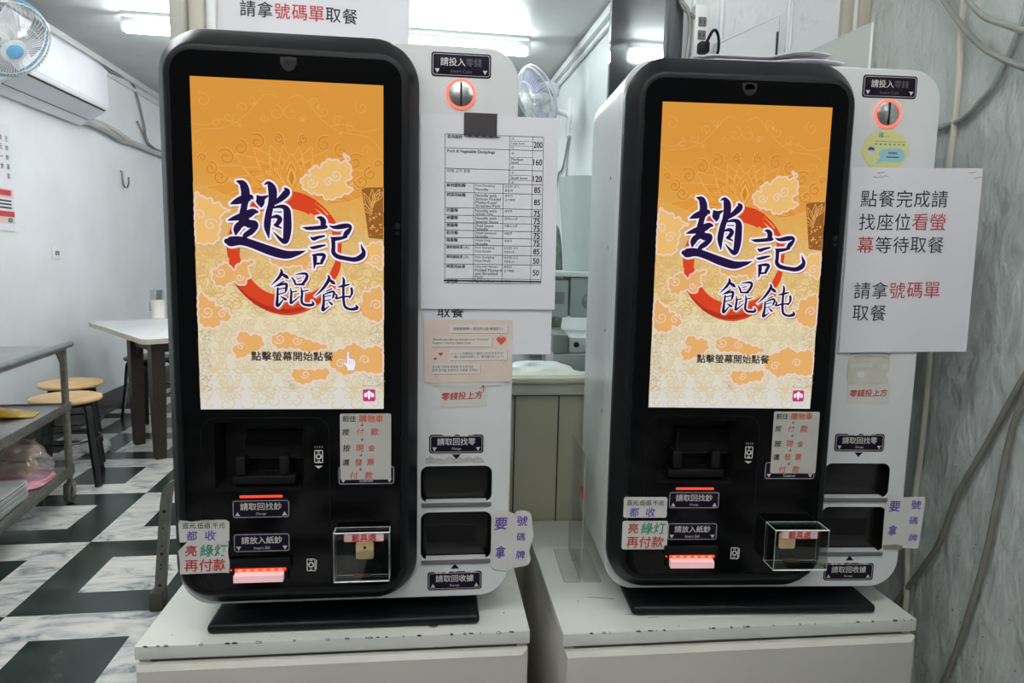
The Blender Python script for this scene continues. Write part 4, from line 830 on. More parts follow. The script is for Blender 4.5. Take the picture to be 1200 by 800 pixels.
# donation sticker
def sticker():
    PK_ = pm('pink_card', (222, 202, 192), .4, vary=.05, scale=20); PALE = pm('pale_bubble', (222, 216, 208), .4, vary=.02); HEART = pm('red_heart', (208, 84, 62), .4, vary=.05); SP = pm('small_grey_print', (92, 84, 84), .6, vary=.05)
    m = MB(.001); P = rr(0, 0, 155, 111, 5, 4); sheet(m, P, PK_, .5)
    X = lambda cx: (cx - 364) * .2818; Z = lambda cy: -(cy - 327) * .281
    for (x0, y0, x1, y1, tx) in ((245, 160, 612, 215, 570), (130, 237, 514, 300, 155), (245, 320, 610, 387, 585), (132, 407, 440, 472, 165)):
        m.poly(rr((X(x0) + X(x1)) / 2, (Z(y0) + Z(y1)) / 2, X(x1) - X(x0), Z(y0) - Z(y1), 1.5, 3), -.2, PALE)
        m.add([(X(tx - 8), -.21, Z(y1)), (X(tx - 2), -.21, Z(y1 + 22)), (X(tx + 12), -.21, Z(y1))], [(0, 1, 2)], PALE)
        m.ribbon([(X(x0 + 8), Z(y1)), (X(x1 - 4), Z(y1)), (X(x1), Z(y1 - 6)), (X(x1), Z(y0 + 5))], -.3, SP, .55); m.ribbon([(X(tx - 8), Z(y1 + 1)), (X(tx - 2), Z(y1 + 22)), (X(tx + 12), Z(y1 + 1))], -.3, SP, .55)
    def t(s, x, y, w_): m.text(s, X(x), Z(y), -.35, SP, w=w_, align='L', bold=.008)
    t('想捐發票嗎?一起支持公益·傳遞愛心!', 270, 186, 87); t('Would you like to donate your invoices?', 142, 254, 98); t('Support charity, share love.', 142, 276, 67)
    t('レシートの寄付にご協力いただけますか?', 258, 341, 92); t('一緒に公益を応援して、愛を届けましょう!', 258, 362, 92); t('영수증 기부에 동참해 주시겠어요?', 138, 426, 73); t('함께 공익을 응원하고 사랑을 전해요!', 138, 447, 80)
    for x, y, s in ((570, 262, 1), (192, 345, .45), (158, 374, .35)):
        m.poly([(X(x) + s * 8.2 * a, Z(y) + s * 7.2 * b_) for a, b_ in ((0, -1), (.55, -.45), (1, .15), (.95, .65), (.55, .95), (.15, .8), (0, .5), (-.15, .8), (-.55, .95), (-.95, .65), (-1, .15), (-.55, -.45))], -.4, HEART)
    o = m.build('donation_sticker', None); o.matrix_world = at_k(K1, 292, 43.2, -170) @ Matrix.Rotation(R(-.7), 4, 'Y'); tag(o, 'pink donation sticker with speech bubbles and red hearts on the left machine', 'sticker')
    m = MB(.001); sheet(m, rr(0, -58, 128, 9, 1, 2), NOTEP, .2, .55); m.build('clear_tape', o)
sticker()
# round service sticker
m = MB(.001); YG = pm('yellow_green_sticker', (212, 212, 148), .4, vary=.03); BL = pm('pale_blue_print', (150, 194, 210), .4, vary=.03)
sheet(m, [(44 * math.cos(R(a)), 36 * math.sin(R(a))) for a in range(0, 360, 9) if not 84 < a < 96] , YG, .3)
m.poly(rr(-10, 26, 8, 8, .8, 2), -.3, PEN_G); m.text('D', -10, 26, -.4, YG, h=5.5, bold=.02); m.ribbon([(-5, 24), (6, 24)], -.3, PEN_G, .8)
m.ribbon([(-20, 15), (36, 15)], -.3, PEN_K, .5)
for k in range(7): m.ribbon([(-20 + 8.5 * k, 10), (-16.5 + 8.5 * k, 10)], -.3, PEN_G, 2.4)
m.poly(catmull([(-10, -14), (-12, -4), (0, 2), (26, 3), (36, -4), (35, -16), (20, -21), (0, -20), (-16, -24)], 4, True), -.3, BL); m.text('服務專線', 14, -5, -.4, PRINT, w=17, bold=.015); m.ribbon([(2, -12), (26, -12)], -.4, PRINT, 1.8)
m.poly([(-26 + 7 * math.cos(k * .52), -3 + 6 * math.sin(k * .52)) for k in range(12)], -.3, NOTEP); m.poly([(-33, -1), (-20, -1), (-21, 3), (-26, 5), (-31, 4)], -.4, PEN_P)
o = m.build('service_sticker', None); o.matrix_world = at_k(K2, 275, 44.4, 203); tag(o, 'round yellow-green sticker with a pale blue blob under the right coin ring', 'sticker')

# clear acrylic boxes over the card readers
def acrylic_box(K, cx, cz, wd, ht, dp, side, skew):
    t = thing('acrylic_box', 'small clear acrylic box with a pink strip and gold tag on the %s machine' % side, 'acrylic box', (0, 0, 0), 0, 'acrylic boxes over the card readers')
    t.matrix_world = at_k(K, cx, 0, cz)
    x0, x1, z0, z1 = -wd / 2, wd / 2, -ht / 2, ht / 2
    m = MB(.001)
    m.box(x0, x1, -dp, -dp + 2, z0, z1, ACRYL); m.box(x0, x1, -dp + 2, -.5, z1 - 2, z1, ACRYL); m.box(x0, x1, -dp + 2, -.5, z0, z0 + 2, ACRYL); m.box(x0, x0 + 2, -dp + 2, -.5, z0 + 2, z1 - 2, ACRYL); m.box(x1 - 2, x1, -dp + 2, -.5, z0 + 2, z1 - 2, ACRYL)
    e = 1.7
    for y in (-dp, -1.2):
        m.tube([(x0, y, z0), (x1, y, z0), (x1, y, z1), (x0, y, z1)], e if y < -5 else .6, ACRYL_E, 4, True)
    for x in (x0, x1):
        for z in (z0, z1): m.tube([(x, -dp, z), (x, -1, z)], .7, ACRYL_E, 4)
    m.build('acrylic_shell', t)
    m = MB(.001); P = rr(4 if side == 'left' else -5, z1 - 8, 66, 14, 2, 2)
    m.poly(P, -dp - .4, pm('pink_tinted_strip', (222, 196, 198), .4, vary=.03)); m.ribbon(P, -dp - .5, PEN_R, 1.0, True); m.text('載具處', 4 if side == 'left' else -5, z1 - 8, -dp - .6, PEN_R, w=40, bold=.02)
    m.build('notice_strip', t)
    m = MB(.001); m.rrbox(3 if side == 'left' else -8, 2, 30, 30, 4, -5, -1, pm('gold_card_tag', (240, 206, 156), .35, vary=.05), .6, 4); m.rrbox(3 if side == 'left' else -8, 8, 5, 5, 2.4, -5.4, -4.9, BLACKM, .1, 4); m.build('card_tag', t)
    m = MB(.001); m.box(-14, 12, -14, -3, z0 + 2.2, z0 + 4, pm('copper_chip', (96, 52, 38), .4), .4, 1); m.build('reader_plate', t)
    return t
acrylic_box(K1, 113, -514, 92, 86, 26, 'left', 0)
acrylic_box(K2, 130, -513, 98, 74, 42, 'right', 1)

# clear T-shaped stand on the right cabinet
t = thing('acrylic_stand', 'clear acrylic stand with a red arrow sticker on the right cabinet', 'acrylic stand', (0.352, 1.388, 0.5992), R(-4))
m = MB(); m.box(-.036, -.004, -.08, .08, 0, .003, FROST, .0005, 1); m.box(.006, .042, -.08, .08, 0, .003, FROST, .0005, 1); m.build('foot_plate', t)
m = MB(); m.box(-.002, .001, -.08, .08, 0, .27, ACRYL); m.tube([(-.0005, -.08, 0), (-.0005, -.08, .27)], .0014, FROST, 4); m.tube([(-.0005, .08, 0), (-.0005, .08, .27)], .0014, FROST, 4); m.build('upright_sheet', t)
m = MB(); m.loft([[(-.003, -.078, .178), (-.003, -.045, .196), (-.003, -.078, .205)], [(.0015, -.078, .178), (.0015, -.045, .196), (.0015, -.078, .205)]], pm('red_sticker', (206, 52, 40), .5)); a = m.build('arrow_sticker', t); a['label'] = 'red arrow sticker'

# on top of the right machine: loose sheets and two clear plates
ztop = .599 + (ZS + 344.2) / 1000
for i, (dx, dz, ln, lab) in enumerate(((0, 0, .30, 'lowest white sheet lying on top of the right machine'), (.004, .004, .27, 'middle white sheet with a bent end on top of the right machine'), (-.002, .009, .25, 'uppermost wavy white sheet on top of the right machine'))):
    m = MB(warp=lambda x, y, z, i=i: (x, y, z + (.006 * i) * math.sin(min(1, max(0, (x + .02) / .14)) * math.pi) + .0015 * i * (1 if x > -.14 else 0)))
    vs = [(-.16 + ln * a / 14, -.09 + .16 * c_ / 4, 0) for c_ in range(5) for a in range(15)]; fs = [(c_ * 15 + a, c_ * 15 + a + 1, c_ * 15 + a + 16, c_ * 15 + a + 15) for c_ in range(4) for a in range(14)]
    m.add(vs, fs, PAPER); m.add([(x, y, z - .0016) for x, y, z in vs], [tuple(reversed(f)) for f in fs], PAPER)
    rim = list(range(15)) + [14 + 15 * k for k in range(1, 5)] + list(range(73, 59, -1)) + [60 - 15 * k for k in range(1, 4)]
    m.add([vs[k] for k in rim] + [(vs[k][0], vs[k][1], vs[k][2] - .0016) for k in rim], [(k, len(rim) + k, len(rim) + (k + 1) % len(rim), (k + 1) % len(rim)) for k in range(len(rim))], PAPER)
    o = m.build('paper_sheet', None); o.matrix_world = Matrix.Translation((.655 + dx, 1.272, ztop + .0026 + dz * 1.1)) @ Matrix.Rotation(-.085, 4, 'Z')
    tag(o, lab, 'paper', 'sheets on top of the right machine')
m = MB(); m.box(-.0015, .0015, 0, .20, 0, .10, FROST); m.box(-.0018, .0018, -.001, .0008, 0, .10, ACRYL_E); m.tube([(0, 0, .1), (0, .20, .1)], .0012, ACRYL_E, 4)
o = m.build('acrylic_plate', None); o.matrix_world = Matrix.Translation((.842, 1.222, ztop + .0002)) @ Matrix.Rotation(R(4), 4, 'Z'); tag(o, 'clear acrylic plate standing upright at the right end on top of the right machine', 'acrylic plate')

# ------------------------------------------------------------------ left side of the eatery
STEEL = pm('stainless_steel', (168, 170, 170), 0.3, 0.9, vary=0.12, scale=18); STEEL_D = pm('worn_steel_tube', (128, 124, 118), 0.38, 0.8, vary=0.25, scale=40)
BLK_TUBE = pm('black_lacquered_tube', (16, 16, 18), 0.25, vary=0.1); WOODS = pm('birch_seat', (206, 170, 120), 0.4, vary=0.12, scale=9); RUB = pm('grey_rubber', (62, 60, 56), 0.6, vary=0.15)
DKWOOD = pm('dark_brown_wood', (46, 34, 28), 0.45, vary=0.2, scale=14); FORMICA = pm('white_formica', (216, 218, 220), 0.25, vary=0.02); EDGE = pm('cream_table_edge', (190, 184, 168), 0.5)

# stainless trolley
t = thing('kitchen_trolley', 'stainless trolley with three shelves at the left edge, in front of the stools', 'trolley', (-1.685, 3.60, 0), R(6.2))
# local axes: -y towards the viewer, -x to the left wall
W_, D_ = -0.55, -1.15
m = MB(); m.box(W_, 0.0, D_, .01, .772, .790, STEEL, .004); m.box(W_ + .02, -.02, D_ + .02, -.01, .762, .772, STEEL); m.build('top_shelf', t)
m = MB(); m.tube([(.0, .045, .795), (.0, D_, .795)], .0165, STEEL, 12); m.lathe([(.0168, 0), (.0175, .004), (.012, .008), (.001, .009)], STEEL, (0, .045, .795), (0, 1, 0), 12); m.build('handle_rail', t)
m = MB(); m.box(W_, .0, D_, .01, .485, .497, STEEL, .003); m.box(-.002, .004, D_, .01, .47, .512, STEEL_D, .001); m.box(W_, 0, .004, .01, .47, .505, STEEL_D, .001); m.build('middle_shelf', t)
m = MB(); m.box(W_, .0, D_, .01, .165, .177, STEEL, .003); m.box(-.002, .004, D_, .01, .145, .195, STEEL_D, .001); m.build('bottom_shelf', t)
for x in (-.014, W_ + .014):
    for y in (-.01, D_ + .02):
        m = MB(); m.tube([(x, y, .135), (x, y, .772)], .0165, STEEL_D, 12)
        if x > -.1 and y > -.1: m.loft([[(x - .003, y - .015, .77), (x - .003, y - .085, .77), (x - .003, y - .015, .68)], [(x + .003, y - .015, .77), (x + .003, y - .085, .77), (x + .003, y - .015, .68)]], STEEL_D)
        m.build('post', t)
        m = MB(); m.tube([(x, y, .10), (x, y, .14)], .013, STEEL_D, 10); m.box(x - .022, x + .022, y - .03, y + .02, .085, .105, STEEL_D, .004); m.box(x - .022, x - .018, y - .03, y + .01, .04, .09, STEEL_D); m.box(x + .018, x + .022, y - .03, y + .01, .04, .09, STEEL_D)
        ca = m.build('caster', t)
        m = MB(); m.lathe([(.02, -.014), (.045, -.014), (.05, -.008), (.05, .008), (.045, .014), (.02, .014)], RUB, (x, y - .012, .05), (1, 0, 0), 20); m.lathe([(.02, -.015), (.02, .015)], STEEL_D, (x, y - .012, .05), (1, 0, 0), 14); m.build('wheel', ca)

def crumple(name, loc, sx, sy, sz, mat, seed, lab, cat, rz=0, flat=.3, n=4, group=None, amp=1.0):
    bm = bmesh.new(); bmesh.ops.create_icosphere(bm, subdivisions=n, radius=1); rnd = random.Random(seed)
    ks = [(Vector((rnd.uniform(-1, 1), rnd.uniform(-1, 1), rnd.uniform(-1, 1))).normalized() * rnd.uniform(2.5, 9), rnd.uniform(0, 6), rnd.uniform(.03, .11)) for _ in range(14)]
    for v in bm.verts:
        p = v.co.copy(); d = sum(a * abs(math.sin(k.dot(p) + o)) for k, o, a in ks); q = p * (1 - .28 * amp + d * .55 * amp)
        if q.z < -flat: q.z = -flat
        v.co = Vector((q.x * sx, q.y * sy, (q.z + flat) * sz))
    m = MB(); bm.verts.index_update(); m.add([tuple(v.co) for v in bm.verts], [tuple(v.index for v in f.verts) for f in bm.faces], mat); bm.free()
    o = m.build(name, None, smooth=28); o.matrix_world = Matrix.Translation(loc) @ Matrix.Rotation(rz, 4, 'Z')
    return tag(o, lab, cat, group)
YEL = pm('yellow_foil', (206, 160, 28), 0.25, vary=0.2, scale=40); TAN = pm('tan_dumpling_skins', (188, 156, 122), 0.7, vary=0.12, scale=30); PINKB = pm('pink_striped_plastic', (214, 150, 168), 0.35, vary=0.3, scale=26); WBAG = pm('white_plastic_bag', (206, 208, 208), 0.35, vary=0.06)
ALU = pm('bright_aluminium', (214, 216, 216), 0.35, 0.35, vary=0.06)
CLEARBAG = glass('thin_clear_bag', (244, 246, 246), 0.12, 0.10, 0.20, (232, 232, 234))
m = MB()
N = 14
vs = []; fs = []
for i in range(N + 1):
    u = i / N
    for j in range(9):
        a = 2 * math.pi * j / 9; th = .032 * math.sin(math.pi * min(1, u * 1.05 + .03)) ** .6 * (1 - .75 * u) + .003
        vs.append((.17 - .33 * (1 - u), .085 * math.cos(a) * (1 - .25 * u) + .008 * math.sin(7 * u), max(0, th + th * math.sin(a) * (1 + .3 * math.sin(9 * u + j)))))
for i in range(N): fs += [(i * 9 + j, i * 9 + (j + 1) % 9, (i + 1) * 9 + (j + 1) % 9, (i + 1) * 9 + j) for j in range(9)]
fs += [tuple(reversed(range(9))), tuple(N * 9 + j for j in range(9))]
m.add(vs, fs, YEL); o = m.build('snack_bag', None, smooth=20); o.matrix_world = Matrix.Translation((-1.885, 3.33, .4972)) @ Matrix.Rotation(R(14), 4, 'Z')
tag(o, 'shiny yellow foil packet lying on the trolley middle shelf', 'bag')
def loaf(name, loc, sx, sy, sz, rz, lab, grp):
    m = MB(); m.box(-sx / 2, sx / 2, -sy / 2, sy / 2, 0, sz, TAN, min(sx, sy, sz) * .28, 4)
    for v in m.v: v.x += .006 * math.sin(v.z * 60 + v.y * 30); v.y += .005 * math.sin(v.x * 50)
    o = m.build(name, None, smooth=50); o.matrix_world = Matrix.Translation(loc) @ Matrix.Rotation(rz, 4, 'Z'); return tag(o, lab, 'food block', grp)
PB = crumple('pink_bag', (-1.845, 3.36, .1775), .15, .20, .022, PINKB, 12, 'crumpled pink and white plastic bag under the tan blocks on the trolley bottom shelf', 'bag', R(6), .25)
loaf('dumpling_skin_block', (-1.86, 3.40, .197), .19, .13, .075, R(8), 'wide tan block in the clear bag on the trolley bottom shelf, lower of two', 'tan blocks in the clear bag')
loaf('dumpling_skin_block', (-1.825, 3.425, .273), .13, .12, .058, R(-4), 'smaller tan block in the clear bag on the trolley bottom shelf, upper of two', 'tan blocks in the clear bag')
crumple('clear_bag', (-1.865, 3.39, .196), .165, .13, .115, CLEARBAG, 4, 'crumpled clear plastic bag holding tan blocks on the trolley bottom shelf', 'bag', R(6), .45, 5, None, 1.35)
for k in range(7):
    m = MB(); z = 0
    L0 = [(x, y, 0) for x, y in rr(0, 0, .30, .24, .02, 4)]; L1 = [(x, y, .022) for x, y in rr(0, 0, .325, .265, .025, 4)]; L2 = [(x, y, .023) for x, y in rr(0, 0, .335, .275, .027, 4)]; L3 = [(x, y, .0235) for x, y in rr(0, 0, .32, .26, .024, 4)]; L4 = [(x, y, .002) for x, y in rr(0, 0, .295, .235, .02, 4)]
    m.loft([L0, L1, L2, L3, L4], ALU); o = m.build('metal_tray', None); o.matrix_world = Matrix.Translation((-1.798 + .001 * (k % 2), 2.985, .1775 + .0105 * k)) @ Matrix.Rotation(R(6.2), 4, 'Z')
    tag(o, ('lowest', 'second lowest', 'third lowest', 'middle', 'third from the top', 'second from the top', 'topmost')[k] + ' silver tray of the stack on the trolley bottom shelf', 'tray', 'stacked silver trays')

def stool(loc, rz, label, seat):
    t = thing('stool', label, 'stool', loc, rz, 'round stools of the eatery')
    m = MB(); m.lathe([(.001, .455), (.158, .455), (.168, .460), (.170, .468), (.166, .476), (.155, .480), (.001, .481)], seat, n=40); m.build('seat', t)
    m = MB(); m.tube([(.11 * math.cos(k * .314), .11 * math.sin(k * .314), .440) for k in range(20)], .011, BLK_TUBE, 8, True)
    m.box(-.11, .11, -.012, .012, .440, .4545, BLK_TUBE, .002); m.box(-.012, .012, -.11, .11, .440, .4545, BLK_TUBE, .002); m.build('seat_frame', t)
    m = MB(); m.tube([(.155 * math.cos(k * .314), .155 * math.sin(k * .314), .25) for k in range(20)], .006, BLK_TUBE, 6, True); m.build('foot_ring', t)
    for k in range(4):
        a = math.pi / 2 * k; c, s = math.cos(a), math.sin(a)
        P = catmull([(.07, .447), (.115, .446), (.142, .43), (.152, .39), (.165, .25), (.196, .004)], 5)
        loops = []
        for i, (r, z) in enumerate(P):
            q = P[min(i + 1, len(P) - 1)]; p = P[max(i - 1, 0)]; d = Vector((q[0] - p[0], q[1] - p[1])).normalized(); nx, nz = d.y, -d.x
            hw, ht = .017, .009
            loops.append([((r + nx * o1) * c - o2 * s, (r + nx * o1) * s + o2 * c, max(0, z + nz * o1)) for o1, o2 in ((ht, -hw), (ht * .4, -hw * 1.1), (-ht, -hw), (-ht, hw), (ht * .4, hw * 1.1), (ht, hw))])
        m = MB(); m.loft(loops, BLK_TUBE); m.build('leg', t)
    return t
stool((-1.842, 3.90, 0), R(-25), 'round wooden-topped stool behind the trolley post, nearer of the two', WOODS)
stool((-2.012, 4.33, 0), R(-22), 'round wooden-topped stool behind the trolley, farther of the two by the wall', WOODS)
stool((-1.96, 5.40, 0), R(10), 'black stool pushed under the white dining table', pm('black_seat', (34, 32, 32), .35, vary=.1))
crumple('white_bag', (-1.985, 4.52, 0), .085, .07, .06, WBAG, 9, 'crumpled white plastic bag on the floor behind the stools', 'bag', 0, .5)

# dining table
N_ = Vector((-1.53, 4.13, 0)); A_ = Vector((-.583, .813, 0)); B_ = Vector((.813, .583, 0))
t = thing('dining_table', 'white-topped dining table with dark brown legs by the left wall', 'table', N_, math.atan2(B_.y, B_.x))
# local x along B_, local y along A_
m = MB(); P = rr(.36, .64, .72, 1.28, .05, 6)
m.loft([[(x, y, .728) for x, y in P], [(x, y, .758) for x, y in P]], EDGE, True, False); m.loft([[(x, y, .758) for x, y in P], [(x, y, .760) for x, y in rr(.36, .64, .714, 1.274, .05, 6)]], FORMICA, False, True); m.build('table_top', t)
m = MB()
for x in (.12, .60): m.box(x - .012, x + .012, .19, .60, .655, .727, DKWOOD, .002)
for y in (.175, .605): m.box(.13, .60, y - .012, y + .012, .655, .727, DKWOOD, .002)
m.build('apron', t)
for x, y in ((.12, .175), (.12, .605), (.60, .175), (.60, .605)):
    m = MB(); m.loft([[(x - .03, y - .03, 0), (x + .03, y - .03, 0), (x + .03, y + .03, 0), (x - .03, y + .03, 0)], [(x - .038, y - .038, .40), (x + .038, y - .038, .40), (x + .038, y + .038, .40), (x - .038, y + .038, .40)], [(x - .038, y - .038, .727), (x + .038, y - .038, .727), (x + .038, y + .038, .727), (x - .038, y + .038, .727)]], DKWOOD)
    s = 1 if y < .4 else -1
    m.loft([[(x - .008, y + s * .03, .66), (x - .008, y + s * .12, .66), (x - .008, y + s * .03, .56)], [(x + .008, y + s * .03, .66), (x + .008, y + s * .12, .66), (x + .008, y + s * .03, .56)]][::s], DKWOOD)
    m.build('leg', t)
# chopstick holder
CAN = pm('cream_tin', (214, 210, 200), .4, vary=.03)
o = MB(); o.lathe([(.054, 0), (.056, .004), (.053, .010), (.053, .135), (.055, .142), (.049, .142), (.049, .012), (.001, .012)], CAN, n=32)
for k in range(3): o.box(-.04 + .0, -.036, -.047, -.044, .06 + .022 * k, .074 + .022 * k, PRINT)
o = o.build('chopstick_holder', None); o.location = (-1.905, 5.46, .7602); tag(o, 'cream cylindrical holder standing on the white dining table', 'holder')
m = MB(); m.box(-.04, .04, -.026, -.024, .013, .215, ACRYL); m.box(-.04, .04, .024, .026, .013, .215, ACRYL); m.box(-.04, -.038, -.024, .024, .013, .215, ACRYL); m.box(.038, .04, -.024, .024, .013, .215, ACRYL); m.build('clear_sleeve', o)
m = MB(); m.loft([[(-.012, -.012, .02), (.018, -.012, .02), (.018, .012, .02), (-.012, .012, .02)], [(.0, -.012, .21), (.034, -.012, .215), (.034, .012, .215), (.0, .012, .21)]], pm('grey_chopsticks', (112, 114, 116), .5, vary=.2, scale=80)); m.build('chopsticks', o)

# perforated folding stand beside the left cabinet
t = thing('folding_stand', 'grey perforated metal folding stand beside the left cabinet', 'folding stand', (-0.86, 2.453, 0), 0)
PERF = pm('scuffed_grey_metal', (118, 118, 112), .4, .6, vary=.25, scale=40)
for dx in (0, .42):
    m = MB(); P = catmull([(-.03 + dx, 0, .0), (-.012 + dx, 0, .20), (.008 + dx, 0, .40), (.028 + dx, 0, .455), (.07 + dx, 0, .475)], 5)
    m.loft([[(x - .017, -.012, z), (x + .017, -.012, z), (x + .017, .012, z), (x - .017, .012, z)] for x, _, z in P], PERF)
    for z in (.09, .15, .165, .205, .235, .30, .36): 
        x = -.03 + dx + .09 * z
        m.lathe([(.006 if z in (.09, .205, .36) else .0035, 0), (.0055 if z in (.09, .205, .36) else .003, .001)], BLACKM, (x, -.0121, z), (0, -1, 0), 10)
    m.build('leg', t)
    m = MB(); m.box(-.056 + dx, -.010 + dx, -.03, .03, 0, .07, RUB, .006); m.build('rubber_foot', t)
m = MB(); m.box(.05, .47, -.02, .02, .47, .49, PERF, .004); m.build('top_bar', t)

# air conditioner on the left wall
t = thing('air_conditioner', 'white wall-mounted air conditioner above the stools on the left wall', 'air conditioner', (-2.36, 4.80, 2.35), 0)
ACW = pm('air_conditioner_shell', (224, 226, 232), .09, vary=.02)
prof = [(0, -.215), (.03, -.222), (.10, -.185), (.175, -.135), (.212, -.112), (.222, -.09), (.222, .10), (.214, .165), (.19, .20), (.15, .212), (0, .212)]
m = MB(); H = .555
for sgn in (1,):
    m.loft([[(x * .985, -H, z * .99) for x, z in prof], [(x, -H + .012, z) for x, z in prof], [(x, H - .012, z) for x, z in prof], [(x * .985, H, z * .99) for x, z in prof]][::-1], ACW)
m.build('body', t)
m = MB(); m.box(.2225, .2255, -H + .01, H - .01, -.085, .165, ACW, .0012); m.build('front_panel', t)
m = MB(); m.loft([[(.108, -H + .04, -.187), (.205, -H + .04, -.122), (.203, -H + .04, -.119), (.106, -H + .04, -.184)], [(.108, H - .05, -.187), (.205, H - .05, -.122), (.203, H - .05, -.119), (.106, H - .05, -.184)]], pm('air_flap', (206, 208, 214), .3, vary=.02))
m.loft([[(.100, -H + .04, -.189), (.107, -H + .04, -.184), (.107, -H + .04, -.181), (.100, -H + .04, -.186)], [(.100, H - .05, -.189), (.107, H - .05, -.184), (.107, H - .05, -.181), (.100, H - .05, -.186)]], GROOVE)
m.loft([[(.205, -H + .03, -.1235), (.213, -H + .03, -.117), (.213, -H + .03, -.113), (.205, -H + .03, -.119)], [(.205, H - .04, -.1235), (.213, H - .04, -.117), (.213, H - .04, -.113), (.205, H - .04, -.119)]], GROOVE)
m.build('air_flap', t)
# pipes and cables on the left wall
DUCT = pm('grey_white_duct', (176, 182, 182), .4, vary=.05); WIRE = pm('grey_cable', (120, 124, 124), .5, vary=.1)
m = MB(); m.tube(catmull([(-2.33, 5.375, 2.175), (-2.32, 5.65, 2.185), (-2.315, 5.95, 2.165), (-2.325, 6.2, 2.155), (-2.325, 7.9, 2.150)], 6), [.03] * 6 + [.036] * 6 + [.036] * 6 + [.022] * 7, DUCT, 10)
m.tube(catmull([(-2.30, 5.55, 2.20), (-2.275, 5.8, 2.17), (-2.285, 6.0, 2.145), (-2.30, 6.15, 2.15)], 6), .006, pm('copper_pipe', (196, 168, 136), .4), 8)
o = m.build('coolant_pipe', None); tag(o, 'insulated pipe running from the air conditioner along the left wall', 'pipe')
m = MB(); m.tube(catmull([(-2.345, 5.42, 2.50), (-2.335, 5.75, 2.635), (-2.335, 5.9, 2.64), (-2.345, 6.32, 2.665), (-2.345, 6.45, 2.56), (-2.345, 6.56, 2.38), (-2.345, 6.62, 2.24), (-2.34, 6.8, 2.19), (-2.345, 7.3, 2.19)], 7), .011, WIRE, 6); m.tube(catmull([(-2.345, 6.42, 2.36), (-2.34, 6.52, 2.28), (-2.345, 6.66, 2.20)], 6), .008, WIRE, 6)
tag(m.build('wall_cable', None), 'grey cable drooping down the left wall beside the air conditioner', 'cable')
m = MB(); m.tube([(-2.358, 6.06, 1.90), (-2.345, 6.06, 1.90), (-2.340, 6.06, 1.80), (-2.335, 6.075, 1.775), (-2.325, 6.10, 1.775), (-2.318, 6.115, 1.81), (-2.318, 6.115, 1.86)], .007, STEEL_D, 6); tag(m.build('wall_hook', None), 'small metal hook on the left wall above the dining table', 'hook')
m = MB(); m.box(-2.361, -2.350, 4.92, 5.02, 1.195, 1.275, WHITE_PL, .003); m.box(-2.3505, -2.347, 4.945, 4.965, 1.22, 1.25, GREYLIP, .001); m.box(-2.3505, -2.347, 4.975, 4.995, 1.22, 1.25, GREYLIP, .001); tag(m.build('wall_outlet', None), 'small white wall outlet low on the left wall beside the table', 'outlet')
# notice on the left wall: built facing -y then turned to face the room
m = MB(.001); M_ = Matrix.Translation((-2.3545, 4.345, 1.665)) @ Matrix.Rotation(R(90), 4, 'Z')
gridsheet(m, -165, 165, -305, 305, PAPER, 4, 4)
for c_, s in ((70, '食反一食'), (128, '主飲飲滿享')):
    for i, ch in enumerate(s): m.text(ch, c_, 230 - i * 54, -.6, PRINT, w=32, bold=.01)
m.poly([(-165, -60), (165, -60), (165, -112), (-165, -112)], -.6, pm('pink_band', (222, 190, 186), .6)); m.poly([(20, -68), (140, -68), (140, -100), (20, -100)], -.8, PRINTR)
m.poly([(-165, -190), (165, -190), (165, -222), (-165, -222)], -.6, PRINTR); m.poly([(-165, -222), (165, -222), (165, -262), (-165, -262)], -.6, pm('pink_band', (222, 190, 186), .6)); m.poly(rr(118, -242, 50, 28, 13, 4), -.8, PEN_G)
for z in (-130, -150, -170): m.ribbon([(-150, z), (140, z)], -.7, PRINT, 9)
o = m.build('wall_notice', None); o.matrix_world = M_; tag(o, 'white wall notice with vertical characters and red bands at the far left', 'notice')

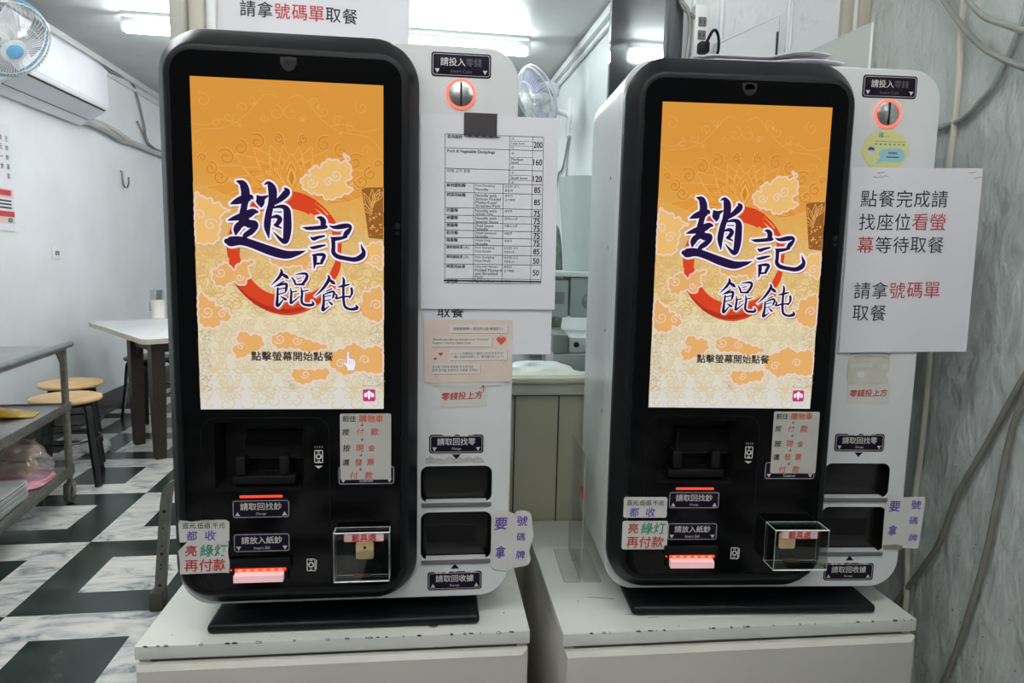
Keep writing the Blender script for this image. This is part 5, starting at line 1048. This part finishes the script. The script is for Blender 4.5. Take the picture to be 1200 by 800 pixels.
# wall fans
BLUE_P = pm('sky_blue_plastic', (112, 178, 220), .35, vary=.03); FANW = pm('fan_white', (222, 224, 224), .35, vary=.02); WIREG = pm('fan_guard_wire', (206, 210, 210), .35, vary=.05)
def wall_fan(label, c, face, wall, wall_n, blade, rimmat, hubmat, rad=.20):
    c, face, wall = Vector(c), Vector(face).normalized(), Vector(wall)
    t = thing('wall_fan', label, 'fan', wall, 0, 'wall fans of the eatery'); off = -wall
    q = face.to_track_quat('Z', 'Y')
    def P(x, y, z): return tuple(c + q @ Vector((x, y, z)))
    def mb(): return MB(1, off)
    m = mb()
    for k in range(60):
        a = 2 * math.pi * k / 60; co, si = math.cos(a), math.sin(a)
        m.tube([P(co * r, si * r, z) for r, z in ((.055, .075), (.12, .068), (.175, .045), (rad, 0), (.17, -.05), (.10, -.065), (.06, -.065))], .0011, WIREG, 4, caps=False)
    for r, z in ((.055, .075), (.125, .067)): m.tube([P(r * math.cos(k * .2094), r * math.sin(k * .2094), z) for k in range(30)], .0018, WIREG, 5, True)
    g = m.build('guard', t)
    m = mb(); m.tube([P(rad * math.cos(k * .157), rad * math.sin(k * .157), -.022) for k in range(40)], .006, rimmat, 6, True); m.build('guard_rim', g)
    m = mb(); m.tube([P(rad * .99 * math.cos(k * .157), rad * .99 * math.sin(k * .157), .006) for k in range(40)], .0045, WIREG, 6, True); m.build('front_rim', g)
    m = mb(); m.lathe([(.056, 0), (.056, .006), (.045, .008), (.001, .008)], FANW, P(0, 0, .072), face, 28); m.lathe([(.036, 0), (.036, .006), (.030, .009), (.001, .010)], hubmat, P(0, 0, .079), face, 24); m.build('hub_badge', t)
    for k in range(3):
        m = mb(); a0 = 2.094 * k + .5; vs = []
        for j in range(6):
            r = .03 + .03 * j
            for i in range(6):
                a = a0 + (i - 2.5) * (.16 + .05 * j) * .8; vs.append(P(r * math.cos(a), r * math.sin(a), .012 * (i - 2.5)))
        fs = [(j * 6 + i, j * 6 + i + 1, j * 6 + i + 7, j * 6 + i + 6) for j in range(5) for i in range(5)]
        m.add(vs, fs, blade); m.add([tuple(Vector(v) - face * .003) for v in vs], [tuple(reversed(f)) for f in fs], blade); m.build('blade', t)
    m = mb(); m.lathe([(.02, .02), (.03, -.02), (.058, -.03), (.066, -.06), (.066, -.12), (.055, -.15), (.001, -.155)], FANW, c, face, 24); m.build('motor', t)
    m = mb(); j = c - face * .12 + Vector((0, 0, -.06)); wn = Vector(wall_n)
    m.tube(catmull([tuple(c - face * .10), tuple(j), tuple(wall + wn * .12 + Vector((0, 0, .02))), tuple(wall + wn * .01)], 5), .022, FANW, 10); m.build('arm', t)
    m = mb(); a = wall + wn * .012
    m.box(a.x - .012, a.x + .012, a.y - .04, a.y + .04, a.z - .16, a.z + .11, FANW, .004); m.build('wall_bracket', t)
    return t
wall_fan('wall fan with a sky blue rim and hub above the trolley at top left', (-1.875, 3.60, 2.21), (.90, -.45, -.85), (-2.36, 3.72, 2.28), (1, 0, 0), glass('smoky_fan_blade', (236, 238, 240), .05, .1, .45, (196, 198, 202)), BLUE_P, BLUE_P)
wall_fan('white wall fan with pale violet blades on the kitchen wall, seen through the window', (.80, 4.62, 2.33), (-.86, -.25, -.44), (1.12, 4.99, 2.31), (-1, 0, 0), glass('violet_fan_blade', (232, 230, 244), .05, .1, .5, (206, 202, 228)), pm('pale_violet_rim', (196, 190, 214), .3), FANW)

# ------------------------------------------------------------------ kitchen behind the window
GREYM = pm('grey_painted_machine', (146, 152, 150), .4, vary=.08); GREYD = pm('dark_grey_machine', (108, 114, 112), .45, vary=.1); GNET = pm('green_grey_netting', (104, 116, 98), .7, vary=.45, scale=45, bump=.5, bscale=60)
m = MB(); m.box(-.40, .98, 1.78, 2.75, .86, .89, STEEL, .004); m.box(-.40, .98, 1.80, 2.74, .80, .858, STEEL_D, .003)
t = thing('kitchen_counter', 'steel kitchen counter behind the window sill', 'counter', (.29, 2.11, 0))
m.off = Vector((-.29, -2.11, 0)); m.v = [v + Vector((-.29, -2.11, 0)) for v in m.v]; m.build('worktop', t)
for x in (-.36, .94):
    for y in (1.84, 2.70):
        m = MB(1, (-.29, -2.11, 0)); m.tube([(x, y, 0), (x, y, .80)], .02, STEEL_D, 10); m.build('leg', t)
def at_c(name, lab, cat, loc, build, rz=0, group=None):
    t = thing(name, lab, cat, loc, rz, group); build(t); return t
def lower_machine(t):
    m = MB(); m.box(-.13, .13, -.12, .12, 0, .085, GREYM, .006); m.build('base', t)
    m = MB(); m.box(-.13, -.082, -.121, .12, .086, .145, GREYD, .005); m.build('side_box', t)
    m = MB(); m.box(-.078, .12, -.10, .12, .086, .135, pm('pale_steel_panel', (204, 208, 206), .35, .2, vary=.05), .004)
    m.build('panel', t)
    for x, z in ((-.055, .122), (-.018, .122)):
        m = MB(); m.lathe([(.009, 0), (.008, .008), (.001, .009)], BLACKM, (x, -.10, z - .01), (0, -1, 0), 14); m.build('knob', t)
at_c('kitchen_machine', 'low grey machine with round knobs on the kitchen counter behind the sill', 'machine', (.565, 2.14, .89), lower_machine, R(-6))
def upper_machine(t):
    for x in (-.10, .10):
        m = MB(); m.tube([(x, .06, 0), (x, .06, .185)], .011, STEEL, 8); m.build('post', t)
    m = MB(); m.box(-.14, -.045, -.09, .10, .18, .305, GREYM, .006); m.box(-.125, -.06, -.0915, -.09, .225, .265, GREYD, .001); m.build('left_box', t)
    m = MB(); m.box(-.04, .14, -.09, .10, .18, .315, pm('mid_grey_box', (138, 146, 146), .4, vary=.06), .008); m.lathe([(.03, 0), (.026, .006), (.001, .007)], GREYD, (.03, -.09, .235), (0, -1, 0), 18); m.build('right_box', t)
    m = MB(); m.box(-.145, .145, -.10, .105, .316, .334, pm('white_shelf_lid', (206, 210, 208), .35), .004); m.build('lid', t)
at_c('dough_machine', 'grey box-shaped machine on posts over the counter, under the white bag', 'machine', (.565, 2.32, .89), upper_machine, R(-4))
m = MB(); prf = [(.001, 0), (.062, 0), (.066, .02), (.075, .16), (.088, .30), (.09, .312), (.082, .314), (.001, .30)]
m.lathe(prf, glass('milky_plastic', (235, 240, 238), .05, .25, .72, (216, 222, 222)), n=24)
for v in m.v: v.x += .004 * math.sin(v.z * 40)
o = m.build('milky_sack', None); o.location = (.575, 2.31, 1.2243); tag(o, 'tall milky plastic sack standing on the grey box machine', 'sack')
o = crumple('net_sack', (.50, 2.62, .965), .075, .06, .30, GNET, 21, 'green grey net sack behind the milky plastic sack', 'sack', 0, .55)
m = MB(); m.box(-.06, .06, -.07, .07, -.0738, 0, pm('crate_grey', (110, 116, 112), .5), .006); o2 = m.build('crate_base', None); o2.location = (.50, 2.62, .964)
tag(o2, 'grey block under the green grey net sack', 'block')
crumple('white_bag', (.36, 1.90, .8902), .13, .07, .055, WBAG, 31, 'flat white plastic bag lying on the counter just behind the window sill', 'bag', R(-8), .4)
crumple('green_packet', (.30, 2.02, .8902), .05, .04, .03, pm('green_packet', (96, 146, 70), .5, vary=.2), 33, 'small green packet behind the white bag on the counter', 'packet', 0, .4)
crumple('black_tray', (.40, 2.06, .8902), .035, .05, .024, pm('black_tray', (38, 38, 40), .5, vary=.2), 35, 'small black crumpled tray on the counter beside the green packet', 'tray', 0, .4)
m = MB(); m.tube(catmull([(1.112, 5.0, 2.14), (1.108, 5.15, 1.95), (1.108, 5.32, 1.90), (1.108, 5.40, 1.60), (1.108, 5.35, 1.2)], 6), .007, WIRE, 6); m.tube(catmull([(1.112, 4.95, 2.14), (1.108, 5.02, 1.9), (1.108, 5.0, 1.3)], 6), .006, WIRE, 6)
tag(m.build('fan_cable', None), 'thin grey cables hanging below the kitchen wall fan', 'cable')

# ------------------------------------------------------------------ right wall: cables and power strip
CAB_G = pm('grey_sheathed_cable', (146, 146, 142), .45, vary=.08); CAB_W = pm('cream_cable', (206, 202, 188), .45, vary=.06); CAB_D = pm('dusty_grey_cable', (128, 126, 120), .5, vary=.12); COND = pm('silver_painted_pipe', (168, 172, 172), .35, .4, vary=.2, scale=30)
X_ = 1.108
def cable(pts, r, mat, lab, cat='cable', name='cable', grp='cables on the rough right wall', n=10):
    m = MB(); m.tube(catmull(pts, 8), r, mat, n); return tag(m.build(name, None), lab, cat, grp)
cable([(X_, 1.323, 2.3), (X_, 1.323, 1.81), (X_, 1.314, 1.62), (X_, 1.322, 1.394), (X_, 1.335, 1.2), (X_, 1.321, 1.066), (X_, 1.320, .876), (X_, 1.328, .717), (X_, 1.333, .636), (X_, 1.322, .516), (X_, 1.33, .38), (X_, 1.33, .012)], .0062, CAB_W, 'cream cable hanging straight down the rough wall behind the right machine')
cable([(X_, 1.50, 1.98), (X_ - .012, 1.30, 1.742), (X_ - .014, 1.185, 1.648), (X_ - .010, 1.05, 1.585), (X_, .90, 1.56)], .0058, CAB_G, 'grey cable sweeping across the top right corner, lower of two')
cable([(X_, 1.42, 1.96), (X_ - .024, 1.27, 1.775), (X_ - .026, 1.183, 1.710), (X_ - .02, 1.05, 1.645), (X_, .90, 1.62)], .0058, CAB_G, 'grey cable sweeping across the top right corner, upper of two')
cable([(X_, 1.40, .40), (X_, 1.342, .508), (X_ - .002, 1.247, .672), (X_ - .004, 1.206, .80), (X_ - .004, 1.148, .924), (X_ - .002, 1.097, 1.043), (X_, 1.04, 1.16), (X_, .96, 1.30)], .0056, CAB_D, 'dusty grey cable rising to the right from behind the cabinet, left of two')
cable([(X_, 1.30, .24), (X_, 1.199, .391), (X_ - .003, 1.134, .651), (X_ - .003, 1.113, .815), (X_ - .002, 1.098, .97), (X_, 1.06, 1.10), (X_, 1.0, 1.25)], .0056, CAB_D, 'dusty grey cable rising at the lower right edge, right of two')
cable([(X_, 1.60, 1.556), (X_, 1.45, 1.556), (X_, 1.372, 1.557), (X_, 1.303, 1.562), (X_, 1.262, 1.582), (X_, 1.215, 1.625), (X_, 1.178, 1.70), (X_, 1.165, 1.78), (X_, 1.16, 2.1), (X_, 1.16, 2.5)], .0062, COND, 'silver painted conduit curving up the rough wall beside the right machine', 'conduit', 'conduit')
t = thing('power_strip', 'white power strip with a black plug above the right machine', 'power strip', (.672, 1.622, 1.72), 0)
m = MB(); m.box(-.018, .018, -.012, .020, 0, .145, WHITE_PL, .004); m.build('housing', t)
for z in (.045, .075, .105):
    m = MB(); m.rrbox(0, z, .02, .022, .003, -.0128, -.0119, GREYLIP, 0, 3); m.box(-.006, -.004, -.0135, -.0127, z - .004, z + .004, BLACKM); m.box(.004, .006, -.0135, -.0127, z - .004, z + .004, BLACKM); m.build('socket', t)
m = MB(); m.box(-.012, .012, -.038, -.0136, .03, .055, BLACKM, .004); m.tube(catmull([(0, -.036, .045), (.012, -.048, .075), (.028, -.04, .07), (.034, -.034, .04), (.028, -.03, .005), (.03, -.02, -.06)], 6), .0035, BLACKM, 6); m.build('black_plug', t)
m = MB(); m.tube(catmull([(.632, 1.632, 1.95), (.622, 1.628, 1.885), (.640, 1.620, 1.85), (.648, 1.625, 1.80), (.64, 1.63, 1.70)], 6), .005, CAB_G, 6); m.tube(catmull([(.615, 1.632, 1.90), (.628, 1.625, 1.86), (.655, 1.615, 1.835), (.668, 1.62, 1.82)], 6), .004, CAB_D, 6)
tag(m.build('tangled_cable', None), 'tangled grey cables on the dark jamb left of the power strip', 'cable')
t = thing('meter_box_cover', 'thin white cover panel leaning on the wall above the right machine', 'panel', (.80, 1.625, 1.700), 0)
m = MB(); m.loft([[(-.078, y, -.06), (.078, y, -.06), (.078, y, .165), (-.080, y, .088)] for y in (.018, .0)], pm('white_cover', (222, 226, 228), .3, vary=.03)); m.ribbon([(-.076, .084), (.074, .158), (.0745, -.055)], -.0005, GREYLIP, .0012); m.build('panel', t)
m = MB(); m.box(.068, .072, -.003, .0, .055, .12, GROOVE); m.build('slot_handle', t)

# scraps of old tape under the coin-change label of the left machine
rnd = random.Random(2)
m = KB(); P = [(218, -361)] + [(218 + k * 8.5, -361 + (rnd.uniform(1, 6) if k % 2 else rnd.uniform(-1, 1))) for k in range(1, 13)] + [(324, -369)] + [(320 - k * 8.5, -369 + rnd.uniform(-2, 1.5)) for k in range(0, 13)]
m.poly([(x, z - 4) for x, z in P], 44.55, pm('grey_tape_scraps', (176, 176, 170), .5, vary=.15, scale=300)); o = m.build('tape_scraps', K1)
